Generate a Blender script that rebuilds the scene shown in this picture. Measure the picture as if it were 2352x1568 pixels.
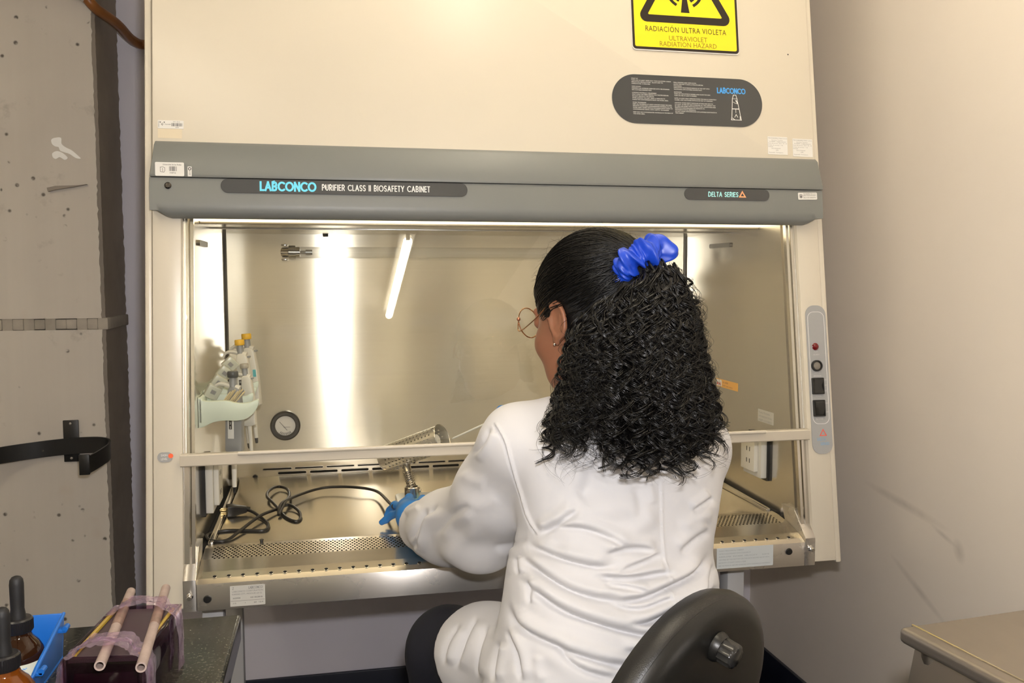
import bpy, bmesh, math, random
import numpy as np
from mathutils import Vector, Matrix, Euler
random.seed(7)
SC = bpy.context.scene
for o in list(bpy.data.objects): bpy.data.objects.remove(o)
COL = SC.collection
PI = math.pi

# ------------------------------------------------------------------ camera
cam_d = bpy.data.cameras.new('camera'); cam_d.sensor_width = 36.0; cam_d.lens = 30.874
cam_d.clip_start = 0.02
cam = bpy.data.objects.new('camera', cam_d); COL.objects.link(cam)
CAM = Vector((-0.3609, -1.63, 1.295))
_r = Vector((0.979, -0.204, -0.002)).normalized(); _f = Vector((0.204, 0.976, -0.073)).normalized()
_u = _r.cross(_f).normalized(); _r = _f.cross(_u)
cam.matrix_world = Matrix(((_r.x, _u.x, -_f.x, CAM.x), (_r.y, _u.y, -_f.y, CAM.y), (_r.z, _u.z, -_f.z, CAM.z), (0, 0, 0, 1)))
SC.camera = cam
# ------------------------------------------------------------------ world, colour management
w = bpy.data.worlds.new('world'); SC.world = w; w.use_nodes = True
w.node_tree.nodes['Background'].inputs[0].default_value = (0.9, 0.8, 0.65, 1)
w.node_tree.nodes['Background'].inputs[1].default_value = 0.05
vs = SC.view_settings; vs.view_transform = 'Standard'; vs.look = 'None'; vs.gamma = 1.0; vs.use_curve_mapping = False
vs.exposure = 0.20
# ------------------------------------------------------------------ lights: the camera's flash, ceiling tubes (built with their fixtures below)
def area(name, loc, target, sx, sy, watts, col):
    l = bpy.data.lights.new(name, 'AREA'); l.shape = 'RECTANGLE'; l.size = sx; l.size_y = sy; l.energy = watts; l.color = col
    o = bpy.data.objects.new(name, l); COL.objects.link(o); o.location = loc
    o.rotation_euler = (Vector(target) - Vector(loc)).to_track_quat('-Z', 'Y').to_euler(); return o
FLASH = area('camera_flash', CAM + _u * 0.085 + _r * 0.025 + _f * 0.03, CAM + _u * 0.085 + _r * 0.025 + _f * 2.0 + Vector((0.25, 0, 0)), 0.05, 0.03, 11.5, (1.0, 0.975, 0.985))
TUBE_E = 28.0      # radiance of the ceiling tubes
DIFF_E = 3.0      # radiance of the cabinet's lamp diffuser

# ------------------------------------------------------------------ helpers
ORG = {}
def new_obj(name, data): 
    o = bpy.data.objects.new(name, data); COL.objects.link(o); return o
def tag(o, label=None, cat=None, group=None, kind=None):
    if label: o['label'] = label
    if cat: o['category'] = cat
    if group: o['group'] = group
    if kind: o['kind'] = kind
    return o
def thing(name, loc, label, cat, group=None, rz=0):
    o = new_obj(name, None); o.location = loc; o.rotation_euler.z = rz; ORG[o.name] = Vector(loc); o.empty_display_size = 0.05
    return tag(o, label, cat, group)
def finish(o, parent):
    if parent is not None:
        o.parent = parent; g = ORG[parent.name]; o.data.transform(Matrix.Translation(-g)); ORG[o.name] = g
    else: ORG[o.name] = Vector((0, 0, 0))
    return o
def obj(name, bm, m, parent=None, ang=35, label=None, smooth=True):
    if smooth:
        a = math.radians(ang)
        for e in bm.edges:
            e.smooth = len(e.link_faces) == 2 and e.calc_face_angle(9) < a
        for f in bm.faces: f.smooth = True
    me = bpy.data.meshes.new(name); bm.to_mesh(me); bm.free()
    if m: me.materials.append(m)
    o = finish(new_obj(name, me), parent)
    if label: o['label'] = label
    return o
def struct(name, bm, m, parent=None, ang=35):
    o = obj(name, bm, m, parent, ang)
    if parent is None: o['kind'] = 'structure'
    return o
def np_obj(name, V, F, m, parent=None, smooth=True):
    """mesh from numpy arrays, F is (n,3) or (n,4)"""
    V = np.asarray(V, np.float32); F = np.asarray(F, np.int32); k = F.shape[1]
    me = bpy.data.meshes.new(name); me.vertices.add(len(V)); me.vertices.foreach_set('co', V.ravel())
    me.loops.add(F.size); me.loops.foreach_set('vertex_index', F.ravel()); me.polygons.add(len(F))
    me.polygons.foreach_set('loop_start', np.arange(0, F.size, k, dtype=np.int32))
    me.polygons.foreach_set('use_smooth', np.full(len(F), smooth)); me.update(calc_edges=True); me.validate()
    if m: me.materials.append(m)
    return finish(new_obj(name, me), parent)
def BM(): return bmesh.new()
def bev(bm, w, seg=2, ang=40):
    if w <= 0: return bm
    a = math.radians(ang)
    es = [e for e in bm.edges if len(e.link_faces) == 2 and e.calc_face_angle(0) > a]
    bmesh.ops.bevel(bm, geom=es, offset=w, segments=seg, affect='EDGES', profile=0.5, clamp_overlap=True); return bm
def box(bm, lo, hi, M=None, b=0, seg=2):
    t = BM(); r = bmesh.ops.create_cube(t, size=1)
    lo, hi = Vector(lo), Vector(hi); c = (lo + hi) / 2; s = hi - lo
    for v in t.verts: v.co = Vector((v.co.x * s.x + c.x, v.co.y * s.y + c.y, v.co.z * s.z + c.z))
    bev(t, b, seg); return join(bm, t, M)
def join(bm, t, M=None):
    if M is not None: t.transform(M)
    me = bpy.data.meshes.new('tmp'); t.to_mesh(me); t.free(); bm.from_mesh(me); bpy.data.meshes.remove(me); return bm
def frame(d, up=(0, 0, 1)):
    z = Vector(d).normalized(); u = Vector(up)
    if abs(z.dot(u)) > 0.98: u = Vector((0, 1, 0))
    x = u.cross(z).normalized(); y = z.cross(x); return x, y, z
def cyl(bm, a, b, r, r2=None, n=24, cap=True, bv=0):
    a, b = Vector(a), Vector(b); x, y, z = frame(b - a); r2 = r if r2 is None else r2
    t = BM(); A = [t.verts.new(a + (x * math.cos(2*PI*i/n) + y * math.sin(2*PI*i/n)) * r) for i in range(n)]
    B = [t.verts.new(b + (x * math.cos(2*PI*i/n) + y * math.sin(2*PI*i/n)) * r2) for i in range(n)]
    for i in range(n): t.faces.new((A[i], A[(i+1) % n], B[(i+1) % n], B[i]))
    if cap: t.faces.new(A[::-1]); t.faces.new(B)
    if bv: bev(t, bv, 2, 50)
    return join(bm, t)
def lathe(bm, prof, M=None, n=32, close=False):
    """prof: (r, z) list, revolved about z"""
    t = BM(); rings = []
    for r, z in prof:
        if r < 1e-6: rings.append([t.verts.new((0, 0, z))])
        else: rings.append([t.verts.new((r * math.cos(2*PI*i/n), r * math.sin(2*PI*i/n), z)) for i in range(n)])
    pairs = list(zip(rings[:-1], rings[1:])) + ([(rings[-1], rings[0])] if close else [])
    for A, B in pairs:
        for i in range(n):
            j = (i+1) % n
            if len(A) == 1 and len(B) == 1: continue
            if len(A) == 1: t.faces.new((A[0], B[j], B[i]))
            elif len(B) == 1: t.faces.new((A[i], A[j], B[0]))
            else: t.faces.new((A[i], A[j], B[j], B[i]))
    bmesh.ops.recalc_face_normals(t, faces=t.faces); return join(bm, t, M)
def spline(P, n=8, closed=False):
    """Catmull-Rom through points"""
    P = [Vector(p) for p in P]; out = []; N = len(P)
    for i in range(N if closed else N - 1):
        if closed: p0, p1, p2, p3 = P[i-1], P[i], P[(i+1) % N], P[(i+2) % N]
        else: p0, p1, p2, p3 = P[max(i-1, 0)], P[i], P[i+1], P[min(i+2, N-1)]
        for k in range(n):
            t = k / n
            out.append(0.5 * ((2*p1) + (p2-p0)*t + (2*p0-5*p1+4*p2-p3)*t*t + (3*p1-p0-3*p2+p3)*t**3))
    if not closed: out.append(P[-1].copy())
    return out
def tube(bm, P, r, n=10, closed=False, cap=True, flat=None, up=None):
    """sweep a circle (or flat=(w,h) rectangle-ish) along P; r scalar or list"""
    P = [Vector(p) for p in P]; N = len(P); t = BM(); rings = []; prev = None
    for i in range(N):
        d = (P[(i+1) % N] - P[i-1]) if closed else (P[min(i+1, N-1)] - P[max(i-1, 0)])
        d = d.normalized()
        if prev is None: x, y, z = frame(d, up or (0, 0, 1))
        else:
            x = prev - d * prev.dot(d); x.normalize(); y = d.cross(x)
        if up is not None: x, y, z = frame(d, up)
        prev = x; rr = r[i] if isinstance(r, (list, tuple)) else r
        if flat: ring = [x*flat[0]*a + y*flat[1]*b for a, b in ((.5, .5), (-.5, .5), (-.5, -.5), (.5, -.5))]
        else: ring = [(x * math.cos(2*PI*k/n) + y * math.sin(2*PI*k/n)) * rr for k in range(n)]
        rings.append([t.verts.new(P[i] + q) for q in ring])
    m = len(rings[0])
    for i in range(N if closed else N-1):
        A, B = rings[i], rings[(i+1) % N]
        for k in range(m): t.faces.new((A[k], A[(k+1) % m], B[(k+1) % m], B[k]))
    if cap and not closed: t.faces.new(rings[0][::-1]); t.faces.new(rings[-1])
    bmesh.ops.recalc_face_normals(t, faces=t.faces); return join(bm, t)
def prism(bm, out, t0, t1, M=None, b=0):
    """2D outline (x, y) extruded along local z from t0 to t1"""
    t = BM(); A = [t.verts.new((p[0], p[1], t0)) for p in out]; B = [t.verts.new((p[0], p[1], t1)) for p in out]; n = len(out)
    t.faces.new(A[::-1]); t.faces.new(B)
    for i in range(n): t.faces.new((A[i], A[(i+1) % n], B[(i+1) % n], B[i]))
    bmesh.ops.recalc_face_normals(t, faces=t.faces); bev(t, b, 2, 50); return join(bm, t, M)
def rrect(x0, y0, x1, y1, r, n=6):
    r = min(r, abs(x1-x0)/2 - 1e-6, abs(y1-y0)/2 - 1e-6); o = []
    for cx, cy, a in ((x1-r, y1-r, 0), (x0+r, y1-r, 90), (x0+r, y0+r, 180), (x1-r, y0+r, 270)):
        for i in range(n+1):
            t = math.radians(a + 90*i/n); o.append((cx + r*math.cos(t), cy + r*math.sin(t)))
    return o
def ellipsoid(bm, c, r, M=None, u=20, v=12):
    t = BM(); bmesh.ops.create_uvsphere(t, u_segments=u, v_segments=v, radius=1)
    for q in t.verts: q.co = Vector((q.co.x*r[0], q.co.y*r[1], q.co.z*r[2]))
    if M is not None: t.transform(M)
    return join(bm, t, Matrix.Translation(Vector(c)))
def stadium_ring(bm, x0, y0, x1, y1, r, wd, t0, t1, M, n=10):
    a = rrect(x0, y0, x1, y1, r, n); b_ = rrect(x0+wd, y0+wd, x1-wd, y1-wd, max(r-wd, 1e-4), n)
    t = BM(); k = len(a)
    V = [[t.verts.new((p[0], p[1], z)) for p in L] for z in (t0, t1) for L in (a, b_)]
    for i in range(k):
        j = (i+1) % k
        t.faces.new((V[2][i], V[2][j], V[3][j], V[3][i])); t.faces.new((V[0][i], V[0][j], V[2][j], V[2][i]))
        t.faces.new((V[1][j], V[1][i], V[3][i], V[3][j])); t.faces.new((V[0][j], V[0][i], V[1][i], V[1][j]))
    return join(bm, t, M)

# ------------------------------------------------------------------ materials
def mat(name, col, rough=0.5, metal=0.0, **k):
    m = bpy.data.materials.new(name); m.use_nodes = True; b = m.node_tree.nodes['Principled BSDF']
    b.inputs['Base Color'].default_value = (*col, 1); b.inputs['Roughness'].default_value = rough; b.inputs['Metallic'].default_value = metal
    for kk, v in k.items():
        n = kk.replace('_', ' ').title().replace('Ior', 'IOR')
        b.inputs[n].default_value = v
    return m
class NT:
    def __init__(s, m): s.t = m.node_tree; s.b = s.t.nodes['Principled BSDF']
    def n(s, typ, **k):
        q = s.t.nodes.new('ShaderNode' + typ)
        for a, v in k.items():
            if a.startswith('i_'):
                key = a[2:].replace('_', ' ')
                q.inputs[int(key) if key.isdigit() else key].default_value = v
            else: setattr(q, a, v)
        return q
    def l(s, a, b): s.t.links.new(a, b)
    def coord(s, scale=(1, 1, 1), kind='Object'):
        tc = s.n('TexCoord'); mp = s.n('Mapping'); mp.inputs['Scale'].default_value = scale; s.l(tc.outputs[kind], mp.inputs[0]); return mp.outputs[0]
    def noise(s, vec, sc, det=4, rough=.55, out='Fac'):
        q = s.n('TexNoise'); q.inputs['Scale'].default_value = sc; q.inputs['Detail'].default_value = det; q.inputs['Roughness'].default_value = rough
        s.l(vec, q.inputs['Vector']); return q.outputs[out]
    def ramp(s, fac, stops):
        q = s.n('ValToRGB'); e = q.color_ramp.elements
        while len(e) < len(stops): e.new(0.5)
        for el, (p, c) in zip(e, stops): el.position = p; el.color = (*c, 1) if len(c) == 3 else c
        s.l(fac, q.inputs[0]); return q.outputs[0]
    def mix(s, fac, a, b, mode='MIX'):
        q = s.n('Mix', data_type='RGBA', blend_type=mode)
        for v, i in ((fac, 0), (a, 6), (b, 7)):
            if hasattr(v, 'links') or hasattr(v, 'is_linked'): s.l(v, q.inputs[i])
            else: q.inputs[i].default_value = v if i == 0 else (*v, 1)
        return q.outputs[2]
    def math(s, op, a, b=0.0, c=0.0):
        q = s.n('Math', operation=op)
        for i, v in enumerate((a, b, c)):
            if hasattr(v, 'is_linked'): s.l(v, q.inputs[i])
            else: q.inputs[i].default_value = v
        return q.outputs[0]
    def bump(s, h, strength=.2, dist=.002):
        q = s.n('Bump'); q.inputs['Strength'].default_value = strength; q.inputs['Distance'].default_value = dist
        s.l(h, q.inputs['Height']); s.l(q.outputs[0], s.b.inputs['Normal']); return q
def steel(name, tangent=(0, 0, 1), rough=.3, aniso=.85, col=(.62, .60, .57), grain=(4, 300, 300), wear=.12, metal=.84, brush=0):
    m = mat(name, col, rough, metal); t = NT(m)
    t.b.inputs['Anisotropic'].default_value = aniso
    v = t.n('CombineXYZ'); 
    for i in range(3): v.inputs[i].default_value = tangent[i]
    t.l(v.outputs[0], t.b.inputs['Tangent'])
    g = t.noise(t.coord(grain), 1.0, 3); c = t.noise(t.coord((1, 1, 1)), 6.0, 5)
    if brush: t.bump(t.noise(t.coord((0, 0, 620)), 1.0, 2), brush, .0005)
    t.l(t.mix(t.math('MULTIPLY', g, .35), col, tuple(x*.78 for x in col)), t.b.inputs['Base Color'])
    t.l(t.math('ADD', t.math('MULTIPLY', c, wear), rough - wear/2), t.b.inputs['Roughness'])
    return m
def plain(name, col, rough=.5, var=.08, sc=8, bump=0, bsc=200, **k):
    """painted / moulded surface with faint tonal variation and optional fine grain"""
    m = mat(name, col, rough, **k); t = NT(m)
    n = t.noise(t.coord(), sc, 5)
    t.l(t.mix(n, tuple(c*(1-var) for c in col), tuple(min(1, c*(1+var)) for c in col)), t.b.inputs['Base Color'])
    if bump: t.bump(t.noise(t.coord(), bsc, 3), bump, .001)
    return m
def emis(name, col, e):
    m = mat(name, col, .5); b = m.node_tree.nodes['Principled BSDF']
    b.inputs['Emission Color'].default_value = (*col, 1); b.inputs['Emission Strength'].default_value = e; return m
def glass(name, ior=1.5, tint=(1, 1, 1), rough=0.0, smudge=False, haze=0.0):
    """thin clear pane: transparent with Fresnel reflection, plus faint wiped smudges"""
    m = bpy.data.materials.new(name); m.use_nodes = True; t = m.node_tree; t.nodes.clear()
    N = lambda q: t.nodes.new('ShaderNode' + q)
    o = N('OutputMaterial'); tr = N('BsdfTransparent'); gl = N('BsdfGlossy'); fr = N('Fresnel'); mx = N('MixShader')
    tr.inputs[0].default_value = (*tint, 1); gl.inputs['Roughness'].default_value = rough; ge = N('NewGeometry'); io = N('Mix'); io.inputs[2].default_value = ior; io.inputs[3].default_value = 1/ior; t.links.new(ge.outputs['Backfacing'], io.inputs[0]); t.links.new(io.outputs[0], fr.inputs[0])
    t.links.new(fr.outputs[0], mx.inputs[0]); t.links.new(tr.outputs[0], mx.inputs[1]); t.links.new(gl.outputs[0], mx.inputs[2])
    last = mx.outputs[0]
    if smudge:
        tc = N('TexCoord'); mp = N('Mapping'); mp.inputs['Scale'].default_value = (1, 1, 2.2); mp.inputs['Rotation'].default_value = (0, .5, 0); n1 = N('TexNoise'); n1.inputs['Scale'].default_value = 7; n1.inputs['Detail'].default_value = 7
        cr = N('ValToRGB'); cr.color_ramp.elements[0].position = .58; cr.color_ramp.elements[1].position = .98; cr.color_ramp.elements[1].color = (.09, .09, .09, 1)
        df = N('BsdfDiffuse'); df.inputs[0].default_value = (.85, .85, .85, 1); m2 = N('MixShader')
        t.links.new(tc.outputs['Object'], mp.inputs[0]); t.links.new(mp.outputs[0], n1.inputs['Vector']); t.links.new(n1.outputs['Fac'], cr.inputs[0])
        t.links.new(cr.outputs[0], m2.inputs[0]); t.links.new(last, m2.inputs[1]); t.links.new(df.outputs[0], m2.inputs[2]); last = m2.outputs[0]
    if haze:
        df = N('BsdfDiffuse'); df.inputs[0].default_value = (.80, .77, .70, 1); m2 = N('MixShader'); m2.inputs[0].default_value = haze
        t.links.new(last, m2.inputs[1]); t.links.new(df.outputs[0], m2.inputs[2]); last = m2.outputs[0]
    t.links.new(last, o.inputs[0]); return m

# ------------------------------------------------------------------ lettering: a small stroke alphabet (round geometric capitals) and the built-in sans
def arc(cx, cy, r, a0, a1, n=14, ry=None):
    ry = r if ry is None else ry
    return [(cx + r*math.cos(math.radians(a0 + (a1-a0)*i/n)), cy + ry*math.sin(math.radians(a0 + (a1-a0)*i/n))) for i in range(n+1)]
GLYPH = {
 'A': (.74, [[(0, 0), (.37, 1), (.74, 0)], [(.14, .32), (.60, .32)]]),
 'B': (.56, [[(0, 0), (0, 1), (.28, 1)] + arc(.28, .75, .25, 90, -90) + [(0, .5)], [(.28, .5)] + arc(.28, .25, .25, 90, -90) + [(0, 0)]]),
 'C': (.80, [arc(.5, .5, .5, 52, 308, 24)]), 'D': (.68, [[(0, 0), (0, 1), (.2, 1)] + arc(.2, .5, .5, 90, -90, 18) + [(0, 0)]]),
 'E': (.44, [[(.44, 1), (0, 1), (0, 0), (.44, 0)], [(0, .52), (.40, .52)]]), 'F': (.42, [[(.42, 1), (0, 1), (0, 0)], [(0, .52), (.38, .52)]]),
 'H': (.60, [[(0, 0), (0, 1)], [(.6, 0), (.6, 1)], [(0, .52), (.6, .52)]]), 'I': (.0, [[(0, 0), (0, 1)]]), 'L': (.40, [[(0, 1), (0, 0), (.40, 0)]]),
 'N': (.62, [[(0, 0), (0, 1), (.62, 0), (.62, 1)]]), 'O': (1.0, [arc(.5, .5, .5, 0, 360, 30)]),
 'P': (.52, [[(0, 0), (0, 1), (.26, 1)] + arc(.26, .73, .27, 90, -90) + [(0, .46)]]),
 'R': (.54, [[(0, 0), (0, 1), (.26, 1)] + arc(.26, .73, .27, 90, -90) + [(0, .46)], [(.24, .46), (.54, 0)]]),
 'S': (.50, [arc(.25, .74, .26, 35, 270, 14) + arc(.25, .24, .25, 90, -145, 14)]), 'T': (.50, [[(0, 1), (.5, 1)], [(.25, 1), (.25, 0)]]),
 'U': (.60, [[(0, 1), (0, .3)] + arc(.3, .3, .3, 180, 360, 14) + [(.6, 1)]]), 'V': (.70, [[(0, 1), (.35, 0), (.70, 1)]]),
 'Y': (.64, [[(0, 1), (.32, .45), (.64, 1)], [(.32, .45), (.32, 0)]]), 'Z': (.56, [[(0, 1), (.56, 1), (0, 0), (.56, 0)]]),
}
def ribbon(bm, pts, wd, z=0.0, M=None):
    """flat mitred stroke"""
    t = BM(); n = len(pts); P = [Vector((p[0], p[1])) for p in pts]; cl = (P[0] - P[-1]).length < 1e-5 and n > 3
    L = []
    for i in range(n):
        a = P[i] - P[i-1] if i > 0 else (P[0] - P[-2] if cl else P[1] - P[0])
        b = P[i+1] - P[i] if i < n-1 else (P[1] - P[0] if cl else P[-1] - P[-2])
        a.normalize(); b.normalize(); na, nb = Vector((-a.y, a.x)), Vector((-b.y, b.x)); m = na + nb
        m = m / max(m.length_squared / 2, .35) if m.length > 1e-4 else na
        p = P[i].copy()
        if not cl and i == 0: p -= b * wd * .5
        if not cl and i == n-1: p += a * wd * .5
        L.append((t.verts.new((p.x + m.x*wd/2, p.y + m.y*wd/2, z)), t.verts.new((p.x - m.x*wd/2, p.y - m.y*wd/2, z))))
    for A, B in zip(L[:-1], L[1:]): t.faces.new((A[0], A[1], B[1], B[0]))
    bmesh.ops.recalc_face_normals(t, faces=t.faces)
    for f in t.faces:
        if f.normal.z < 0: f.normal_flip()
    return join(bm, t, M)
def stroke_text(bm, s, x0, x1, y0, h, wd, M, gap=.17, space=.42, overlap=0.0, slant=0.0, z=0.0):
    """capitals fitted between x0 and x1 with baseline y0, height h, stroke wd"""
    adv = 0; pos = []
    for ch in s:
        if ch == ' ': adv += space; continue
        w_, st = GLYPH[ch]; pos.append((adv, st)); adv += w_ + gap - overlap
    adv -= gap - overlap; k = (x1 - x0 - wd) / adv; hh = h - wd
    zi = z
    for a, st in pos:
        for line in st:
            Q = [(x0 + wd/2 + (a + p[0])*k + slant*p[1]*h, y0 + wd/2 + p[1]*hh) for p in line]; cur = [Q[0]]
            for i in range(1, len(Q)):                    # break the stroke at sharp corners so that it keeps its width
                cur.append(Q[i])
                if i < len(Q)-1:
                    d0 = Vector(Q[i]) - Vector(Q[i-1]); d1 = Vector(Q[i+1]) - Vector(Q[i])
                    if d0.length > 1e-7 and d1.length > 1e-7 and d0.angle(d1) > 1.0: ribbon(bm, cur, wd, zi, M); zi += 2.5e-5; cur = [Q[i]]
            ribbon(bm, cur, wd, zi, M); zi = z + (zi + 2.5e-5 - z) % 2.0e-4
    return bm
def font_text(bm, s, x, y, size, M, align='LEFT', width=None, z=0.0, spacing=1.0, line=1.0):
    """built-in sans as flat mesh; width squeezes the block to a given width"""
    c = bpy.data.curves.new('t', 'FONT'); c.body = s; c.size = size; c.align_x = align; c.space_character = spacing; c.space_line = line; c.resolution_u = 2
    o = bpy.data.objects.new('t', c); COL.objects.link(o); dg = bpy.context.evaluated_depsgraph_get(); dg.update()
    me = bpy.data.meshes.new_from_object(o.evaluated_get(dg)); bpy.data.objects.remove(o); bpy.data.curves.remove(c)
    t = BM(); t.from_mesh(me); bpy.data.meshes.remove(me)
    if width and len(t.verts):
        xs = [v.co.x for v in t.verts]; k = width / max(1e-6, max(xs) - min(xs))
        for v in t.verts: v.co.x *= k
    for v in t.verts: v.co = Vector((v.co.x + x, v.co.y + y, z))
    return join(bm, t, M)
def plane_M(o, x, n):
    x = Vector(x).normalized(); n = Vector(n).normalized(); y = n.cross(x); o = Vector(o)
    return Matrix(((x.x, y.x, n.x, o.x), (x.y, y.y, n.y, o.y), (x.z, y.z, n.z, o.z), (0, 0, 0, 1)))
def holes_sheet(us, vs_, fmap, hole, nseg=8):
    """perforated sheet: us/vs_ cell edges, hole(i,j) -> (cx,cy,rx,ry) or None in uv; fmap(u,v)->xyz. Quads round each hole, walls not needed"""
    V = []; F = []
    for i in range(len(us)-1):
        for j in range(len(vs_)-1):
            a, b, c, d = us[i], us[i+1], vs_[j], vs_[j+1]; h = hole(i, j); k = len(V)
            if h is None:
                V += [fmap(a, c), fmap(b, c), fmap(b, d), fmap(a, d)]; F.append((k, k+1, k+2, k+3)); continue
            m, n = (a+b)/2, (c+d)/2
            rim = [(b, n), (b, d), (m, d), (a, d), (a, n), (a, c), (m, c), (b, c)]
            V += [fmap(*q) for q in rim]
            V += [fmap(h[0] + h[2]*math.cos(PI/4*q), h[1] + h[3]*math.sin(PI/4*q)) for q in range(8)]
            for q in range(8): F.append((k+q, k+(q+1) % 8, k+8+(q+1) % 8, k+8+q))
    return V, F
def weld(o, d=1e-5):
    bm = BM(); bm.from_mesh(o.data); bmesh.ops.remove_doubles(bm, verts=bm.verts, dist=d); bmesh.ops.recalc_face_normals(bm, faces=bm.faces); bm.to_mesh(o.data); bm.free()
# ================================================================== the room
def wall_material(name, col, scuffs=()):
    m = mat(name, col, .55); t = NT(m); n = t.noise(t.coord(), 3, 5)
    c = t.mix(n, tuple(q*.95 for q in col), tuple(min(1, q*1.04) for q in col))
    f = t.noise(t.coord((1, 1, 1)), 22, 4)
    for (p, s, rot) in scuffs:               # grey rub marks, each a stretched soft spot broken up by noise
        tc = t.n('TexCoord'); mp = t.n('Mapping', vector_type='TEXTURE'); mp.inputs['Location'].default_value = p; mp.inputs['Scale'].default_value = s; mp.inputs['Rotation'].default_value = rot
        t.l(tc.outputs['Object'], mp.inputs[0]); g = t.n('TexGradient', gradient_type='SPHERICAL'); t.l(mp.outputs[0], g.inputs[0])
        k = t.math('MULTIPLY', t.math('MULTIPLY', g.outputs['Fac'], f), .55); c = t.mix(k, c, (.16, .14, .12))
    t.l(c, t.b.inputs['Base Color']); t.bump(t.noise(t.coord(), 160, 3), .08, .001); return m
M_wall = wall_material('painted wall', (.84, .775, .70), [((.97, .19, .755), (.3, .17, .014), (.12, 0, 0)), ((.97, .05, .72), (.3, .05, .008), (.3, 0, 0)),
                                                         ((.97, .13, .57), (.3, .12, .012), (.45, 0, 0)), ((.97, .0, .70), (.3, .02, .03), (-.4, 0, 0))])
M_wallgrey = wall_material('grey painted wall', (.74, .72, .80))
M_ceil = plain('ceiling paint', (.80, .76, .68), .7)
M_floor = plain('dark navy vinyl floor', (.018, .022, .040), .35, .3, 3)
M_base = plain('dark navy skirting', (.012, .015, .030), .4)
def slab(name, lo, hi, m): return struct(name, box(BM(), lo, hi), m)
slab('floor', (-2.7, -6.3, -.1), (1.07, 1.05, 0), M_floor)
slab('ceiling', (-2.7, -6.3, 2.62), (1.07, 1.05, 2.72), M_ceil)
slab('wall_right', (.97, -6.3, 0), (1.07, 1.05, 2.62), M_wall)
slab('wall_back', (-2.7, .95, 0), (.97, 1.05, 2.62), M_wallgrey)
slab('wall_left', (-2.7, -6.3, 0), (-2.6, .95, 2.62), M_wall)
slab('wall_front', (-2.6, -6.3, 0), (.97, -6.2, 2.62), M_wall)
struct('baseboard_back', box(BM(), (-.90, .938, 0), (.958, .95, .13), b=.003), M_base)
struct('baseboard_right', box(BM(), (.958, -6.2, 0), (.97, .95, .13), b=.003), M_base)

# concrete column in the corner, two pours with a rough joint
def concrete():
    m = mat('board marked concrete', (.42, .38, .32), .85); t = NT(m); v = t.coord()
    big = t.noise(v, 2.2, 6); mid = t.noise(v, 9, 6, .65); st = t.noise(t.coord((30, 30, .7)), 1.0, 3)
    c = t.mix(big, (.50, .46, .41), (.70, .66, .60)); c = t.mix(t.math('MULTIPLY', st, .35), c, (.40, .37, .33))
    c = t.mix(t.ramp(mid, [(.60, (0, 0, 0)), (.72, (.45, .45, .45))]), c, (.24, .22, .20))
    vo = t.n('TexVoronoi'); vo.inputs['Scale'].default_value = 26; t.l(v, vo.inputs['Vector'])
    pit = t.ramp(vo.outputs['Distance'], [(.08, (1, 1, 1)), (.15, (0, 0, 0))])
    gate = t.ramp(t.noise(v, 31, 2), [(.47, (0, 0, 0)), (.55, (1, 1, 1))])
    p = t.math('MULTIPLY', pit, gate); c = t.mix(p, c, (.13, .115, .10)); 
    rust = t.ramp(t.noise(v, 5.5, 3), [(.62, (0, 0, 0)), (.78, (.35, .35, .35))]); c = t.mix(rust, c, (.42, .27, .15))
    t.l(c, t.b.inputs['Base Color'])
    h = t.math('SUBTRACT', t.math('MULTIPLY', mid, .5), t.math('MULTIPLY', p, 1.5)); t.bump(h, .35, .004); return m
M_conc = concrete()
M_concdark = plain('weathered dark concrete', (.30, .265, .23), .9, .35, 6, .3, 60)  # darker concrete: painted shade of the column's side, also the chip's colour
M_white = plain('white paint smear', (.92, .92, .90), .6)
def col_block(z0, z1, jag, seed):
    rnd = random.Random(seed); bm = BM(); n = 150
    x0, x1, yf, yb = -2.0, -.9025, .70, .9495; rows = []
    zs = [z0 + (z1 - z0) * i / n for i in range(n+1)]
    for z in zs:
        e = rnd.uniform(-1, 1)*.0011; c = .006 + rnd.random()*.002; bk = rnd.uniform(-1, 1)*.003
        rows.append([bm.verts.new(q) for q in ((x0, yf, z), (x1-c+e, yf, z), (x1+e*.6, yf+c, z), (x1+bk*.3, yb-.012+bk, z), (x1-.02, yb, z), (x0, yb, z))])
    for A, B in zip(rows[:-1], rows[1:]):
        for k in range(6):
            j = (k+1) % 6; bm.faces.new((A[k], A[j], B[j], B[k]))
    bm.faces.new(rows[0][::-1]); bm.faces.new(rows[-1]); bmesh.ops.recalc_face_normals(bm, faces=bm.faces)
    return bm
colm = thing('wall_column', (-1.4, .82, 0), None, None); colm['kind'] = 'structure'
def shade_side(o):
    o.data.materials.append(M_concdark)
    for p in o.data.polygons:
        if p.normal.x > .35: p.material_index = 1  # shade of the side face grazed by the flash, put into colour
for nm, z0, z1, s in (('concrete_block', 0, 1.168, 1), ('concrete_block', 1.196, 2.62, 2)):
    shade_side(obj(nm, col_block(z0, z1, 0, s), M_conc, colm, 25))
bm = BM(); rnd = random.Random(5)                                 # recessed grout of the pour joint, with ragged lumps
for i in range(46):
    x = -2.0 + i*.024; h = rnd.uniform(.012, .017); box(bm, (x, .7000 + rnd.random()*.0025, 1.182-h), (x+.0246, .93, 1.182+h), b=.003, seg=2)
obj('joint_filler', bm, plain('dark joint mortar', (.36, .33, .285), .95, .6, 12), colm)
def daub(pts):                                                       # a raised daub of white paint on the column's face
    P = [(q.x, q.y) for q in spline([(p[0], p[2], 0) for p in pts], 4, True)]
    return obj('paint_smear', prism(BM(), P, -.7002, -.6988, Matrix(((1, 0, 0, 0), (0, 0, -1, 0), (0, 1, 0, 0), (0, 0, 0, 1))), 0), M_white, colm)
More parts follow.
